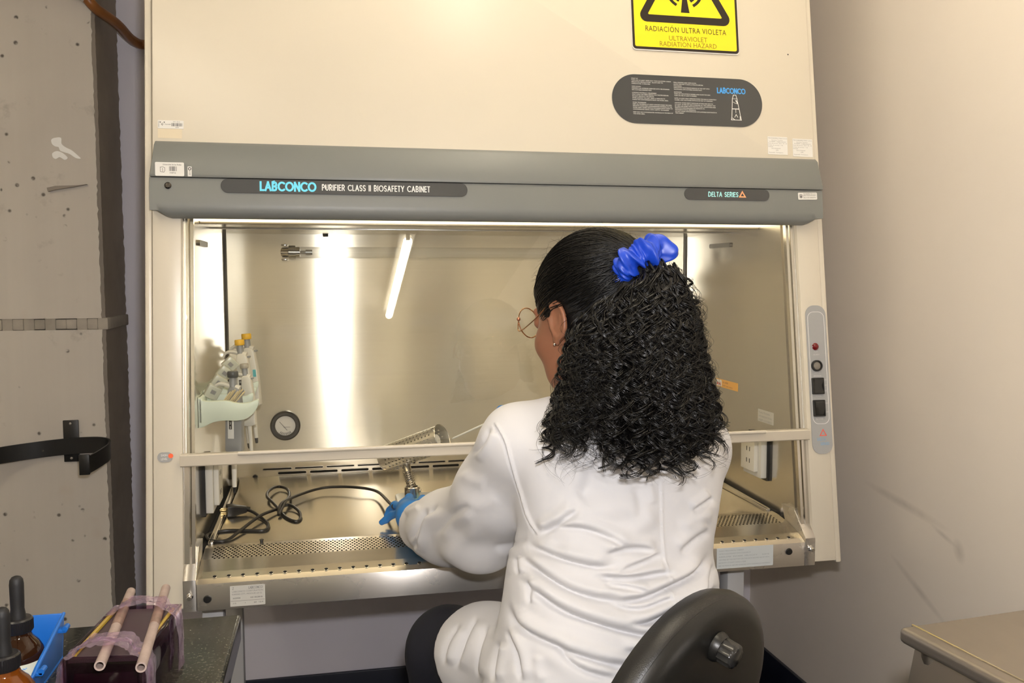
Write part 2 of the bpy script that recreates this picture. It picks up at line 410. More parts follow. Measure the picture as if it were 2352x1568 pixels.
daub([(-1.0074, 0.7000, 1.6285), (-0.9966, 0.7000, 1.6330), (-0.9860, 0.7000, 1.6323), (-0.9855, 0.7000, 1.6188), (-0.9770, 0.7000, 1.6107), (-0.9636, 0.7000, 1.6038), (-0.9522, 0.7000, 1.5937), (-0.9437, 0.7000, 1.5845), (-0.9545, 0.7000, 1.5852), (-0.9679, 0.7000, 1.5943), (-0.9794, 0.7000, 1.5981), (-0.9890, 0.7000, 1.6020), (-0.9926, 0.7000, 1.6103), (-1.0003, 0.7000, 1.6121), (-1.0069, 0.7000, 1.6182)])
daub([(-1.0067, 0.7000, 1.5953), (-0.9968, 0.7000, 1.6008), (-0.9843, 0.7000, 1.5970), (-0.9730, 0.7000, 1.5858), (-0.9801, 0.7000, 1.5804), (-0.9906, 0.7000, 1.5864), (-0.9995, 0.7000, 1.5820), (-1.0061, 0.7000, 1.5860)])
# crack chip on the column
obj('chipped_edge', prism(BM(), [(-1.02, 1.512), (-1.0, 1.517), (-.955, 1.519), (-.93, 1.522), (-.96, 1.515), (-1.0, 1.508), (-1.018, 1.503)], -.6998, -.690, Matrix(((1, 0, 0, 0), (0, 0, -1, 0), (0, 1, 0, 0), (0, 0, 0, 1)))), M_concdark, colm)

# ceiling lamps: bare tubes; the left pair is unseen, added for ambient light
M_tube = emis('lit fluorescent tube', (1.0, .89, .70), TUBE_E)
M_lampw = plain('white lamp enamel', (.8, .8, .77), .4)
lampn = 0
for (x, y0, y1, lb) in ((.115, -5.15, -3.32, 'long ceiling tube lamp at the rear of the room, near the right wall'), (.115, -1.18, .05, 'ceiling tube lamp above the front of the safety cabinet'),
                    (-1.45, -5.15, -3.9, 'unseen tube lamp added for ambient light, rear left of the room'), (-1.45, -2.2, -.95, 'unseen tube lamp added for ambient light over the left workbench')):
    t = thing('ceiling_lamp', (x, (y0+y1)/2, 2.62), lb, 'lamp', 'bare tube lamps on the ceiling')
    obj('lamp_body', box(BM(), (x-.05, y0-.03, 2.57), (x+.05, y1+.03, 2.6199), b=.006), M_lampw, t)
    obj('lamp_tube', cyl(BM(), (x, y0, 2.53), (x, y1, 2.53), .028, n=20, bv=.008), M_tube, t)
    for y in (y0-.012, y1+.012): obj('tube_holder', box(BM(), (x-.012, y-.010, 2.535), (x+.012, y+.010, 2.5705), b=.003), M_lampw, t)

# brown pipe with a paper label, bending round the column
t = thing('brown_pipe', (-.92, .65, 1.96), 'rusty brown conduit pipe bending round the top of the concrete column', 'pipe')
M_pipe = plain('orange brown painted pipe', (.26, .10, .025), .35, .3, 30)
P = spline([(-1.3, .675, 2.0), (-1.0, .675, 1.985), (-.925, .672, 1.968), (-.895, .69, 1.94), (-.868, .78, 1.93), (-.852, .905, 1.92), (-.80, .932, 1.918), (-.55, .932, 1.915)], 8)
obj('pipe', tube(BM(), P, .0125, 14), M_pipe, t)
bm = BM(); tube(bm, [(-.80, .932, 1.918), (-.785, .932, 1.9178)], .0165, 14); obj('pipe_coupling', bm, M_pipe, t)
bm = BM(); tube(bm, [P[15] + (P[16]-P[15])*k/3 for k in range(4)] + [P[17], P[18], P[19]], .0133, 14); obj('paper_wrap', bm, plain('torn grey paper', (.50, .48, .45), .8), t)

# black cylinder bracket on the column
t = thing('cylinder_bracket', (-1.03, .70, .86), 'black steel strap bracket screwed to the concrete column', 'bracket')
M_blk = plain('black painted steel', (.012, .012, .012), .38)
obj('wall_plate', box(BM(), (-1.006, .693, .842), (-.971, .6999, .945), b=.001), M_blk, t)
arcp = [(-1.155 + .0, .30, .865), (-1.20, .36, .867), (-1.215, .45, .868), (-1.20, .55, .87), (-1.15, .635, .872), (-1.07, .682, .876), (-.99, .688, .882), (-.925, .68, .884), (-.893, .655, .882), (-.884, .61, .878), (-.894, .555, .872), (-.905, .52, .868)]
obj('strap', tube(BM(), spline(arcp, 8), 1, flat=(.040, .005), up=(0, 0, 1)), M_blk, t) if False else None
def strap(bm, P, h, th):
    P = spline(P, 8); 
    rows = []
    for i, p in enumerate(P):
        d = (P[min(i+1, len(P)-1)] - P[max(i-1, 0)]); d.z = 0; d.normalize(); n = Vector((-d.y, d.x, 0)); u = Vector((0, 0, 1))
        rows.append([bm.verts.new(p + u*a*h/2 + n*b*th/2) for a, b in ((1, 1), (1, -1), (-1, -1), (-1, 1))])
    for A, B in zip(rows[:-1], rows[1:]):
        for k in range(4): bm.faces.new((A[k], A[(k+1) % 4], B[(k+1) % 4], B[k]))
    bm.faces.new(rows[0][::-1]); bm.faces.new(rows[-1]); bmesh.ops.recalc_face_normals(bm, faces=bm.faces); return bm
obj('strap', strap(BM(), arcp, .040, .004), M_blk, t)
obj('end_hook', box(BM(), (-.925, .512, .845), (-.903, .520, .892), b=.001), M_blk, t)
M_screw = mat('bright screw steel', (.7, .7, .7), .25, 1.0)
for z in (.937, .851): obj('screw', lathe(BM(), [(0, .0025), (.003, .002), (.0042, 0), (.0042, -.001)], Matrix.Translation((-.9885, .693, z)) @ Matrix.Rotation(PI/2, 4, 'X'), 12), M_screw, t)
# ================================================================== biosafety cabinet
TH = .1439; ZB = .6934; TT = math.tan(TH)
def yf(z): return (z - ZB) * TT
def FP(x, z, off=0.0): return Vector((x, yf(z) - math.cos(TH)*off, z + math.sin(TH)*off))
def FM(x, z, off=0.0): return plane_M(FP(x, z, off), (1, 0, 0), (0, -math.cos(TH), math.sin(TH)))
CS = math.cos(TH)
M_cream = plain('cream enamel', (.69, .635, .53), .30, .03, 3, .03, 300)
M_grey = plain('grey moulded fascia', (.195, .203, .195), .42, .07, 5, .05, 260)
M_dark = plain('dark grey label film', (.060, .062, .064), .28, .04, 4)
M_ss_back = steel('brushed steel, vertical sheen', (0, 0, 1), .18, 1.0, (.90, .84, .70), (2, 260, 260), .03, .58)
M_ss_side = steel('brushed steel side', (0, 0, 1), .17, .95, (.68, .65, .60), (200, 3, 200), .08, .93)
M_ss_top = steel('brushed steel tray', (0, 1, 0), .21, .70, (.70, .65, .56), (2, 260, 260), .08, .95)
M_ss_front = steel('brushed steel apron', (0, 0, 1), .28, .90, (.64, .61, .57), (3, 260, 260))
M_ss = mat('satin steel', (.55, .54, .52), .28, 1.0)
M_black = plain('black plastic', (.012, .012, .012), .35)
M_void = mat('dark interior', (.008, .008, .007), .8)
M_paper = plain('white sticker paper', (.78, .77, .74), .5)
M_ink = mat('black ink', (.02, .02, .02), .6)
M_greyink = mat('grey ink', (.25, .25, .25), .6)
M_white_ink = mat('white ink', (.85, .85, .83), .5)
M_cyan = mat('flash bright cyan ink', (.16, .74, 1.0), .4)  # flash thrown back by the lettering is painted in as brightness
M_blueink = mat('blue ink', (.07, .36, .85), .5)
M_aqua = mat('pale aqua ink', (.45, .92, .95), .5)
M_orange = mat('orange ink', (1.0, .42, .20), .5)

cab = thing('biosafety_cabinet', (0, .4, 0), 'cream and grey biosafety cabinet with stainless steel work chamber and lettered fascia', 'cabinet')
YZ = Matrix(((0, 0, 1, 0), (1, 0, 0, 0), (0, 1, 0, 0), (0, 0, 0, 1)))      # outline (y, z) extruded along x
for s in (-1, 1):
    a, b_ = sorted((s*.6255, s*.676))
    bm = prism(BM(), [(yf(.700), .700), (.80, .694), (.80, 2.3), (yf(2.3), 2.3)], a, b_, YZ, .002)
    obj('side_post', bm, M_cream, cab)
    a, b_ = sorted((s*.677, s*.690))
    obj('edge_strip', prism(BM(), [(yf(.694)+.003, .694), (.80, .694), (.80, 2.3), (yf(2.3)+.003, 2.3)], a, b_, YZ, .004), M_cream, cab)
obj('front_panel', box(BM(), (-.6745, -.02, 0), (.6745, .02, .80), b=.002).__class__ and prism(BM(), rrect(-.6745, 0, .6745, .80, .003), -.02, .004, FM(0, 1.50), .0015), M_cream, cab)
obj('back_shell', box(BM(), (-.676, .76, .70), (.676, .80, 2.3)), M_cream, cab)
obj('top_shell', box(BM(), (-.676, .26, 2.27), (.676, .80, 2.3)), M_cream, cab)
# work chamber
def quad_slab(lo, hi): return box(BM(), lo, hi)
# back wall with two rows of slots near its foot
def slot(bm, x0, x1, z, h, y=.67):
    prism(bm, rrect(x0, z-h/2, x1, z+h/2, h/2, 4), 0, .0012, plane_M((0, y, 0), (1, 0, 0), (0, -1, 0)))
obj('rear_wall', quad_slab((-.612, .67, .74), (.612, .682, 1.41)), M_ss_back, cab)
M_slotrim = mat('bright slot edge', (.75, .73, .68), .25, 1.0)
for k in range(13):
    for z, x, h in ((.806, -.531, .0032), (.7945, -.494, .0058)):
        x0 = x + k*.0795
        f = obj('rear_slot', prism(BM(), rrect(x0, z-h/2, x0+.070, z+h/2, h/2, 4), .0005, .0012, plane_M((0, .67, 0), (1, 0, 0), (0, -1, 0))), M_void, cab)
        bm = BM(); stadium_ring(bm, x0-.0016, z-h/2-.0016, x0+.0716, z+h/2+.0016, h/2+.0016, .0014, 0, .0018, plane_M((0, .67, 0), (1, 0, 0), (0, -1, 0)), 4)
        obj('slot_rim', bm, M_slotrim, f)
obj('stopper', lathe(BM(), [(0, .004), (.006, .004), (.007, 0), (.007, -.001)], plane_M((-.551, .669, .787), (1, 0, 0), (0, -1, 0)), 14), M_black, cab)
for s in (-1, 1):
    a, b_ = sorted((s*.612, s*.6254))
    bm = prism(BM(), [(yf(.74)+.045, .74), (.669, .74), (.669, 1.41), (yf(1.41)+.045, 1.41)], a, b_, YZ)
    obj('chamber_side', bm, M_ss_side, cab)
    # corner seam strip where the side meets the rear wall
    bm = BM(); cyl(bm, (s*.6095, .6675, .785), (s*.6095, .6675, 1.405), .0025, n=8); obj('corner_seam', bm, mat('dark seam', (.10, .095, .085), .5, .6), cab)
    # sash channel, a folded steel strip behind the post
    bm = BM()
    P0, P1 = FP(s*.623, .742, -.004), FP(s*.623, 1.43, -.004)
    for x, wd, dp, off in ((.6215, .012, .020, -.030), (.6085, .006, .012, -.022)):
        M = FM(0, .742, off); prism(bm, rrect(s*x-wd/2, 0, s*x+wd/2, .69, .002, 2), 0, dp, M)
    obj('sash_channel', bm, M_ss_side, cab)
    # magnetic catch high on the side
    z, y = (1.365, .285) if s < 0 else (1.374, .46)
    obj('slot_catch', prism(BM(), rrect(y-.075, z-.006, y+.045, z+.005, .005, 4), 0, .004, Matrix(((0, 0, -s, s*.612), (1, 0, 0, 0), (0, 1, 0, 0), (0, 0, 0, 1)))), mat('dark bronze', (.09, .08, .06), .35, .8), cab)
obj('chamber_ceiling', box(BM(), (-.612, .26, 1.405), (.612, .669, 1.41)), M_ss_top, cab)
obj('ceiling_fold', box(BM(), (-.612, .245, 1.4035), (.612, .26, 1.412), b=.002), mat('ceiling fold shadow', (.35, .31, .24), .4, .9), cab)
obj('ceiling_trim', box(BM(), (-.612, .40, 1.4022), (.612, .415, 1.4051), b=.001), M_ss, cab)
obj('lamp_diffuser', box(BM(), (-.610, .115, 1.408), (.610, .244, 1.416)), emis('cabinet lamp diffuser', (1.0, .82, .52), DIFF_E), cab)
obj('ceiling_clip', box(BM(), (-.372, .655, 1.398), (-.358, .669, 1.4049), b=.001), M_void, cab)
# germicidal tube on the rear wall
uv = obj('germicidal_tube', cyl(BM(), (-.428, .632, 1.358), (.50, .632, 1.358), .0135, n=20, cap=False), glass('clear tube glass', 1.5, haze=.16), cab)
bm = BM(); cyl(bm, (-.470, .648, 1.358), (-.452, .640, 1.358), .0125, n=18, bv=.002); cyl(bm, (-.455, .632, 1.358), (-.438, .632, 1.358), .017, n=18, bv=.002); cyl(bm, (-.452, .669, 1.358), (-.452, .632, 1.358), .006, n=10)
box(bm, (-.473, .636, 1.374), (-.458, .669, 1.378), b=.001); box(bm, (-.473, .636, 1.338), (-.458, .669, 1.342), b=.001); cyl(bm, (-.438, .632, 1.358), (-.428, .632, 1.358), .0135, n=18)
obj('lamp_socket', bm, mat('polished nickel', (.62, .61, .58), .12, 1.0), uv)
bm = BM(); cyl(bm, (-.427, .632, 1.358), (-.414, .632, 1.358), .004, n=8); cyl(bm, (-.414, .632, 1.358), (-.398, .632, 1.358), .0065, n=12, bv=.001); obj('electrode', bm, mat('dark nickel', (.3, .3, .28), .25, 1.0), uv)
bm = BM(); cyl(bm, (.50, .632, 1.358), (.52, .632, 1.358), .017, n=18, bv=.002); cyl(bm, (.51, .669, 1.358), (.51, .632, 1.358), .006, n=10); obj('lamp_socket', bm, mat('polished nickel end', (.62, .61, .58), .12, 1.0), uv)
# round pressure gauge / port
g = obj('gauge_ring', lathe(BM(), [(.0255, .002), (.0255, .010), (.028, .012), (.034, .012), (.0375, .009), (.0375, 0), (.0255, 0)], plane_M((-.4735, .6695, .918), (1, 0, 0), (0, -1, 0)), 40), M_black, cab)
obj('gauge_face', lathe(BM(), [(0, .004), (.0254, .004), (.0254, 0)], plane_M((-.4735, .6695, .918), (1, 0, 0), (0, -1, 0)), 32), plain('gauge white', (.72, .70, .66), .25), g)
bm = BM(); Mg = plane_M((-.4735, .6647, .918), (1, 0, 0), (0, -1, 0))
ribbon(bm, [(-.014, .010), (.004, -.012)], .0009, 0, Mg); ribbon(bm, [(-.004, -.004), (.012, -.004)], .0007, .0002, Mg)
for a in range(235, 306, 10): ribbon(bm, [(.019*math.cos(math.radians(a)), .019*math.sin(math.radians(a))), (.0235*math.cos(math.radians(a)), .0235*math.sin(math.radians(a)))], .0012, .0002, Mg)
obj('gauge_needle', bm, M_ink, g)
# work surface: tray, perforated intake grille, curved front, row of holes
obj('work_tray', prism(BM(), [(.143, .7725), (.60, .7725), (.664, .789), (.664, .760), (.143, .760)], -.588, .588, YZ, .0015), M_ss_top, cab)
for s in (-1, 1):
    a, b_ = sorted((s*.5895, s*.600)); obj('tray_rail', prism(BM(), [(.143, .778), (.664, .790), (.664, .76), (.143, .76)], a, b_, YZ, .002), M_ss_side, cab)
def gprof(v):                                   # v 0..1 from the tray edge to the apron: flat then rolling down
    pts = [(0, .139, .7735), (.12, .120, .7735), (.55, .062, .7665), (.80, .028, .757), (.93, .009, .7495), (1, .0, .7435)]
    for (a, y0, z0), (b2, y1, z1) in zip(pts[:-1], pts[1:]):
        if v <= b2 + 1e-9:
            k = (v-a)/(b2-a); return (y0+(y1-y0)*k, z0+(z1-z0)*k)
    return (0, .7435)
def gmap(u, v):
    y, z = gprof(v); k = .596 + .010*(1-y/.139) * 0; return (u, y, z)
NX, NR = 143, 9
us = list(np.linspace(-.602, .602, NX*1 + 1)); v0, v1 = .075, .50
vsr = [0, v0] + [v0 + (v1-v0)*(i+1)/NR for i in range(NR)] + [.80, .835, .92, 1.0]
px = us[1]-us[0]; pv = (v1-v0)/NR
def ghole(i, j):
    u = (us[i]+us[i+1])/2; v = (vsr[j]+vsr[j+1])/2
    if 1 <= j <= NR:
        if (i + j) % 2 or i < 2 or i > NX-3: return None
        return (u, v, px*.40*1.0, pv*.46) if True else None
    return None
# staggered: every row uses every second cell of a double-density grid, so the holes sit half a pitch apart
us = list(np.linspace(-.602, .602, 2*NX + 1)); px = us[1]-us[0]
def ghole(i, j):
    u = (us[i]+us[i+1])/2; v = (vsr[j]+vsr[j+1])/2
    if 1 <= j <= NR and (i + j) % 2 == 0 and 4 <= i <= 2*NX-5: return (u, v, px*.47, pv*.45)
    return None
V, F = holes_sheet(us, vsr, gmap, ghole)
gr = np_obj('intake_grille', V, np.array([f for f in F if len(f) == 4]), M_ss_top, cab, False); weld(gr, 2e-5)
bm = BM()
for k in range(47):
    x = -.572 + k*1.144/46; 
    if True:
        y, z = gprof(.90); y2, z2 = gprof(.93)
        d = Vector((0, y2-y, z2-z)).normalized(); n = Vector((0, d.z, -d.y)); n = n if n.z > 0 else -n
        f = obj('apron_hole', lathe(BM(), [(0, .0006), (.0033, .0006), (.0033, -.001)], plane_M(Vector((x, y, z)), (1, 0, 0), n), 14), M_void, cab)
        obj('hole_rim', lathe(BM(), [(.0033, .0002), (.0033, .0011), (.0042, .0009), (.0046, 0)], plane_M(Vector((x, y, z)), (1, 0, 0), n), 14), M_slotrim, f)
obj('grille_void', prism(BM(), [(.137, .764), (.06, .757), (.03, .748), (.004, .738), (.004, .725), (.137, .725)], -.600, .600, YZ), M_void, cab)
obj('apron', prism(BM(), [(0, .7435), (.004, .7440), (.03, .738), (.03, .70), (.06, .694), (0, .694)], -.602, .602, YZ, .0008), M_ss_front, cab)
obj('chamber_floor', box(BM(), (-.62, .03, .694), (.62, .76, .715)), M_ss, cab)
for s in (-1, 1):
    a, b_ = sorted((s*.6025, s*.6255))
    obj('apron_flange', prism(BM(), [(-.001, .694), (.05, .694), (.10, .80), (.046, .80), (-.001, .752)], a, b_, YZ, .001), M_ss_front, cab)
    M = plane_M((s*.6135, -.001, .7235 if s < 0 else .731), (1, 0, 0), (0, -1, 0))
    obj('thumb_screw', lathe(BM(), [(0, .014), (.0035, .0135), (.0045, .011), (.0045, .002), (.006, .001), (.006, 0)], M, 16), mat('chromed screw', (.75, .74, .72), .15, 1.0), cab)
    M = plane_M((-.584 if s < 0 else .566, 0, .7155 if s < 0 else .7265), (1, 0, 0), (0, -1, 0))
    obj('rubber_plug', lathe(BM(), [(0, .0035), (.006, .0032), (.0072, .001), (.0072, 0)], M, 20), M_black, cab)
    # small stop knob standing on the grille edge
obj('grille_knob', lathe(BM(), [(0, .010), (.004, .010), (.0045, .008), (.003, .006), (.003, 0)], Matrix.Translation((.443, .141, .7735)), 14), M_black, cab)
obj('grille_knob', lathe(BM(), [(0, .005), (.004, .005), (.0045, .004), (.003, .003), (.003, 0)], Matrix.Translation((-.498, .141, .7735)), 14), M_black, cab)
obj('side_gap', box(BM(), (-.6115, .145, .762), (-.6005, .66, .770)), M_void, cab); obj('side_gap', box(BM(), (.6005, .145, .762), (.6115, .66, .770)), M_void, cab)
# sash: glass pane and handle bar
obj('sash_glass', prism(BM(), rrect(-.620, 0, .620, .52, .002, 2), -.0065, -.0015, FM(0, .966)), glass('sash glass', 1.5, (.985, .99, .98), 0, True), cab)
M_bar = plain('cream handle enamel', (.62, .565, .47), .35, .02)
hb = obj('sash_handle', prism(BM(), [(0, .9535), (-.012, .9535), (-.014, .9555), (-.014, .9735), (-.012, .9755), (.002, .9755)], -.628, .624, Matrix(((0, 0, 1, 0), (1, 0, 0, .040), (0, 1, 0, 0), (0, 0, 0, 1))), .0006), M_bar, cab)
obj('handle_lip', prism(BM(), rrect(-.0205, .9715, -.0135, .9785, .003, 4), -.527, .520, Matrix(((0, 0, 1, 0), (1, 0, 0, .040), (0, 1, 0, 0), (0, 0, 0, 1)))), M_bar, hb)
# fascia
def fascia_profile(lo):  # (off from plane, height) going round
    return lo
SL = 1 / CS
def fz(z): return (z - 1.404) / 1.0
up = [(0, 1.538), (.026, 1.545), (.033, 1.538), (.037, 1.484), (.036, 1.4785), (0, 1.4785)]
bm = BM(); Mx = Matrix(((0, 0, 1, 0), (1, 0, 0, 0), (0, 1, 0, 0), (0, 0, 0, 1)))
def offyz(L): return [(yf(z) - o, z) for o, z in L]
def fascia(out_fn, x0, x1, b): return prism(BM(), out_fn, x0, x1, Mx, b)
# upper band tapers a little towards its top at both ends
bm = fascia(offyz(up), -.674, .672, 0)
for v in bm.verts: v.co.x *= 1 - .012*max(0, (v.co.z - 1.4785)/.0665)
bev(bm, .0012, 2, 40); obj('fascia_upper', bm, M_grey, cab)
lowp = [(0, 1.4775), (.0315, 1.4775), (.0325, 1.470), (.031, 1.430), (.029, 1.416), (.022, 1.4085), (.012, 1.4045), (0, 1.4045)]
bm = BM(); sect = offyz(lowp)
def ring(x, zc): return [bm.verts.new((x, y + 0, max(z, zc))) for y, z in sect]
xs = [(-.675, 1.418), (-.664, 1.418), (-.656, 1.4125), (-.648, 1.407), (-.640, 1.4045), (.634, 1.4045), (.642, 1.407), (.650, 1.4125), (.659, 1.418), (.6715, 1.418)]
R_ = [ring(x, zc) for x, zc in xs]
for A, B in zip(R_[:-1], R_[1:]):
    for k in range(len(sect)):
        j = (k+1) % len(sect); bm.faces.new((A[k], A[j], B[j], B[k]))
bm.faces.new(R_[0][::-1]); bm.faces.new(R_[-1]); bmesh.ops.recalc_face_normals(bm, faces=bm.faces)
fl = obj('fascia_lower', bm, M_grey, cab, 50)
# fascia name strips
def FL(x, z): return plane_M(Vector((x, yf(z) - .0322, z)), (1, 0, 0), (0, -math.cos(.10), math.sin(.10)))
z0 = 1.4655
M = plane_M(Vector((0, yf(z0) - .0326, z0)), (1, 0, 0), (0, -math.cos(TH-.03), math.sin(TH-.03)))
st = obj('name_strip', prism(BM(), rrect(-.551, -.0145, -.092, .0115, .0129, 10), 0, .0012, M), M_dark, cab, label='dark grey strip lettered LABCONCO PURIFIER CLASS II BIOSAFETY CABINET')
obj('name_lettering', stroke_text(BM(), 'LABCONCO', -.482, -.379, -.0105, .0185, .0037, M, gap=.30, z=.0016), M_cyan, st)
obj('title_lettering', stroke_text(BM(), 'PURIFIER CLASS II BIOSAFETY CABINET', -.369, -.165, -.0075, .0118, .00165, M, gap=.36, space=.62, z=.0016), M_white_ink, st)
bm = BM(); stadium_ring(bm, -.551, -.0145, -.092, .0115, .0129, .0005, .0012, .0015, M, 10); obj('strip_outline', bm, M_ink, st)
st = obj('series_strip', prism(BM(), rrect(.358, -.0125, .548, .0115, .0119, 10), 0, .0012, M), M_dark, cab, label='dark grey strip lettered DELTA SERIES with an orange triangle')
obj('series_lettering', stroke_text(BM(), 'DELTA SERIES', .410, .477, -.0060, .0105, .0016, M, gap=.34, space=.60, z=.0016, slant=.06), M_aqua, st)
def tri(cx, cy, w_, h): return [(cx, cy+h*.62), (cx+w_/2, cy-h*.38), (cx-w_/2, cy-h*.38), (cx, cy+h*.62)]
obj('series_triangle', ribbon(BM(), tri(.4865, -.0012, .0125, .0105), .0026, .0016, M), M_orange, st)
obj('fascia_screw', lathe(BM(), [(0, .0035), (.004, .003), (.0062, .001), (.0062, 0)], M @ Matrix.Translation((-.643, -.003, 0)), 20), mat('dark screw', (.10, .09, .08), .25, .9), cab)
def barcode(bm, x0, x1, y0, y1, M, z, seed):
    r = random.Random(seed); x = x0
    while x < x1:
        w_ = r.choice((.0003, .0005, .0008)); prism(bm, [(x, y0), (min(x+w_, x1), y0), (min(x+w_, x1), y1), (x, y1)], z, z+.00005, M); x += w_ + r.choice((.0004, .0006, .0009))
def sticker(x0, z0, x1, z1, r, M, mtl=M_paper, th=.0006, name='sticker', label=None):
    return obj(name, prism(BM(), rrect(x0, z0, x1, z1, r, 4), 0, th, M), mtl, cab, label=label)
# stickers on the fascia
zz = 1.4915; M = plane_M(Vector((0, yf(zz) - .0372, zz)), (1, 0, 0), (0, -math.cos(TH-.07), math.sin(TH-.07)))
s1 = sticker(-.664, -.012, -.614, .013, .002, M, label='white inventory sticker with a bar code on the grey fascia')
bm = BM(); barcode(bm, -.640, -.627, -.003, .0055, M, .0007, 3); font_text(bm, 'Universidad de los Andes', -.651, .0075, .004, M, width=.032, z=.0008); font_text(bm, '018732', -.639, -.0075, .004, M, width=.0105, z=.0008)
for a, b_ in (([(-.655, .004), (-.655, -.0045), (-.649, -.0055), (-.6475, -.003), (-.6475, .003), (-.651, .0045), (-.655, .0035)], .0006), ([(-.6515, .002), (-.651, -.004)], .0006)): ribbon(bm, a, b_, .0008, M)
obj('sticker_print', bm, M_ink, s1)
s2 = sticker(-.608, -.012, -.601, .006, .0005, M, label='tiny white sticker with a black ring')
bm = BM(); ribbon(bm, [(-.6045 + .0022*math.cos(a*.3142), .0018 + .0022*math.sin(a*.3142)) for a in range(21)], .0012, .0008, M)
font_text(bm, '2014', 0, 0, .004, M @ Matrix.Translation((-.603, -.010, 0)) @ Matrix.Rotation(PI/2, 4, 'Z'), width=.008, z=.0008); obj('sticker_print', bm, M_ink, s2)
M = plane_M(Vector((0, yf(1.464) - .0326, 1.464)), (1, 0, 0), (0, -math.cos(TH-.03), math.sin(TH-.03)))
s3 = sticker(.614, -.0065, .658, .0085, .002, M @ Matrix.Rotation(.02, 4, 'Z') @ Matrix.Translation((0, -.013, 0)), label='small white warranty sticker at the right end of the fascia')
Ms = M @ Matrix.Rotation(.02, 4, 'Z') @ Matrix.Translation((0, -.013, 0))
bm = BM(); ribbon(bm, [(.6205 + .0038*math.cos(a*.3142), .001 + .0038*math.sin(a*.3142)) for a in range(21)], .0008, .0008, Ms); prism(bm, [(.6195, -.002), (.6215, -.002), (.622, .0015), (.6205, .0035), (.619, .0015)], .0007, .0008, Ms)
for i, (s, y) in enumerate((('TECNIESPECTRO S.A.S', .0045), ('SERVICIO TECNICO ESPECIALIZADO', .001), ('SELLO DE GARANTIA', -.0035))): font_text(bm, s, .626, y, .0034, Ms, width=.029, z=.0008)
obj('sticker_print', bm, M_ink, s3)
# panel stickers and plates
M = FM(0, 1.575, .0042); CSv = 1/CS
s4 = sticker(-.665, -.004, -.6195, .0115, .001, M, label='white asset sticker with a bar code on the cream panel')
bm = BM(); barcode(bm, -.641, -.622, .0005, .0065, M, .0007, 9); font_text(bm, 'Tecnolab', -.653, .003, .003, M, width=.011, z=.0008); font_text(bm, '2013 - 05110', -.638, .0082, .0025, M, width=.012, z=.0008); font_text(bm, '05432', -.634, -.0025, .0025, M, width=.006, z=.0008)
for x in (-.6605, -.6535): prism(bm, [(x-.0014, .0085), (x+.0014, .0085), (x, .006)], .0007, .0008, M)
for x, y in ((-.657, .006), (-.6585, .004), (-.6555, .004), (-.657, .002), (-.6575, .0035)): prism(bm, rrect(x-.0007, y-.0005, x+.0007, y+.0005, .0002, 2), .0007, .0008, M)
font_text(bm, 'LABORATORIO', 0, 0, .002, M @ Matrix.Translation((-.6625, -.002, 0)) @ Matrix.Rotation(PI/2, 4, 'Z'), width=.0115, z=.0008)
obj('sticker_print', bm, M_ink, s4)
obj('sticker_residue', prism(BM(), rrect(-.665, -.022, -.6225, -.0045, .001), 0, .0002, M), plain('paler sticker ghost', (.72, .63, .47), .4), cab)
for x0, x1, z0, z1, lb in ((.5655, .6115, 1.5555, 1.5945, 'left one of two white service stickers above the fascia'), (.624, .6705, 1.5525, 1.5915, 'right one of two white service stickers above the fascia')):
    M = FM(x0, z0, .0042) @ Matrix.Rotation(-.015, 4, 'Z'); s_ = sticker(0, 0, x1-x0, (z1-z0)*1.0, .0005, M, label=lb)
    bm = BM(); W_ = x1-x0
    for tx, x, y, wd in (('TECNIESPECTRO S.A.S', .001, .0345, .044), ('Servicio Tecnico', .009, .0305, .026), ('Tel 2548990 - info@tecniespectro', .003, .0272, .040), ('Fecha del servicio  2015 - 09 - 18', .001, .0235, .043), ('Orden de servicio  1 de', .001, .0195, .034), ('Realizado', .001, .0162, .011), ('Cabina de Bioseguridad', .008, .0125, .021), ('2204', .018, .0085, .006), ('Responsable  Tecniespectro', .002, .0035, .033)):
        font_text(bm, tx, x, y, .003, M, width=wd, z=.0007)
    obj('sticker_print', bm, M_ink if False else M_greyink, s_)
# oval instruction plate
M = FM(0, 1.664, .0045)
pl = obj('instruction_plate', prism(BM(), rrect(.2205, -.0525, .557, .0515, .0515, 16), 0, .0012, M), M_dark, cab, label='dark grey rounded plate of white operating instructions')
bm = BM()
colA = [('START UP', .10, 1), ('TURN OFF UV LIGHT. RAISE SASH. TURN ON SYSTEM. CHECK', .62, 0), ('GRILLES FOR OBSTRUCTIONS.  ALLOW UNIT TO', .49, 0), ('OPERATE FOR 15 MINUTES.', .29, 0), None, ('WIPE DOWN', .14, 1), ('DISINFECT ALL INTERIOR SURFACES WITH 70% ETHANOL', .59, 0), ('OR A SUITABLE DISINFECTANT.', .31, 0), None, ('LOADING MATERIALS / EQUIPMENT', .38, 1), ('ONLY LOAD THE ITEMS NEEDED FOR THE PROCEDURE.', .57, 0), ('DO NOT OBSTRUCT THE GRILLES.', .34, 0), ('AFTER LOADING THE UNIT, WAIT 2-3 MINUTES TO', .51, 0), ('PURGE THE CONTAMINANTS FROM THE WORK AREA.', .56, 0), None, ('WORK TECHNIQUES', .21, 1), ('KEEP ALL MATERIALS AT LEAST 4 INCHES INSIDE THE SASH.', .61, 0), ('SEPARATE CLEAN AND CONTAMINATED MATERIALS IN THE', .61, 0), ('WORK AREA. WORK SHOULD PROGRESS FROM CLEAN TO', .62, 0), ('CONTAMINATED AREAS, USING ASEPTIC TECHNIQUE.', .56, 0), None, ('KEEP AND USE CONTAMINATED MATERIALS IN THE REAR OF', .62, 0), ('THE WORK AREA.', .18, 0)]
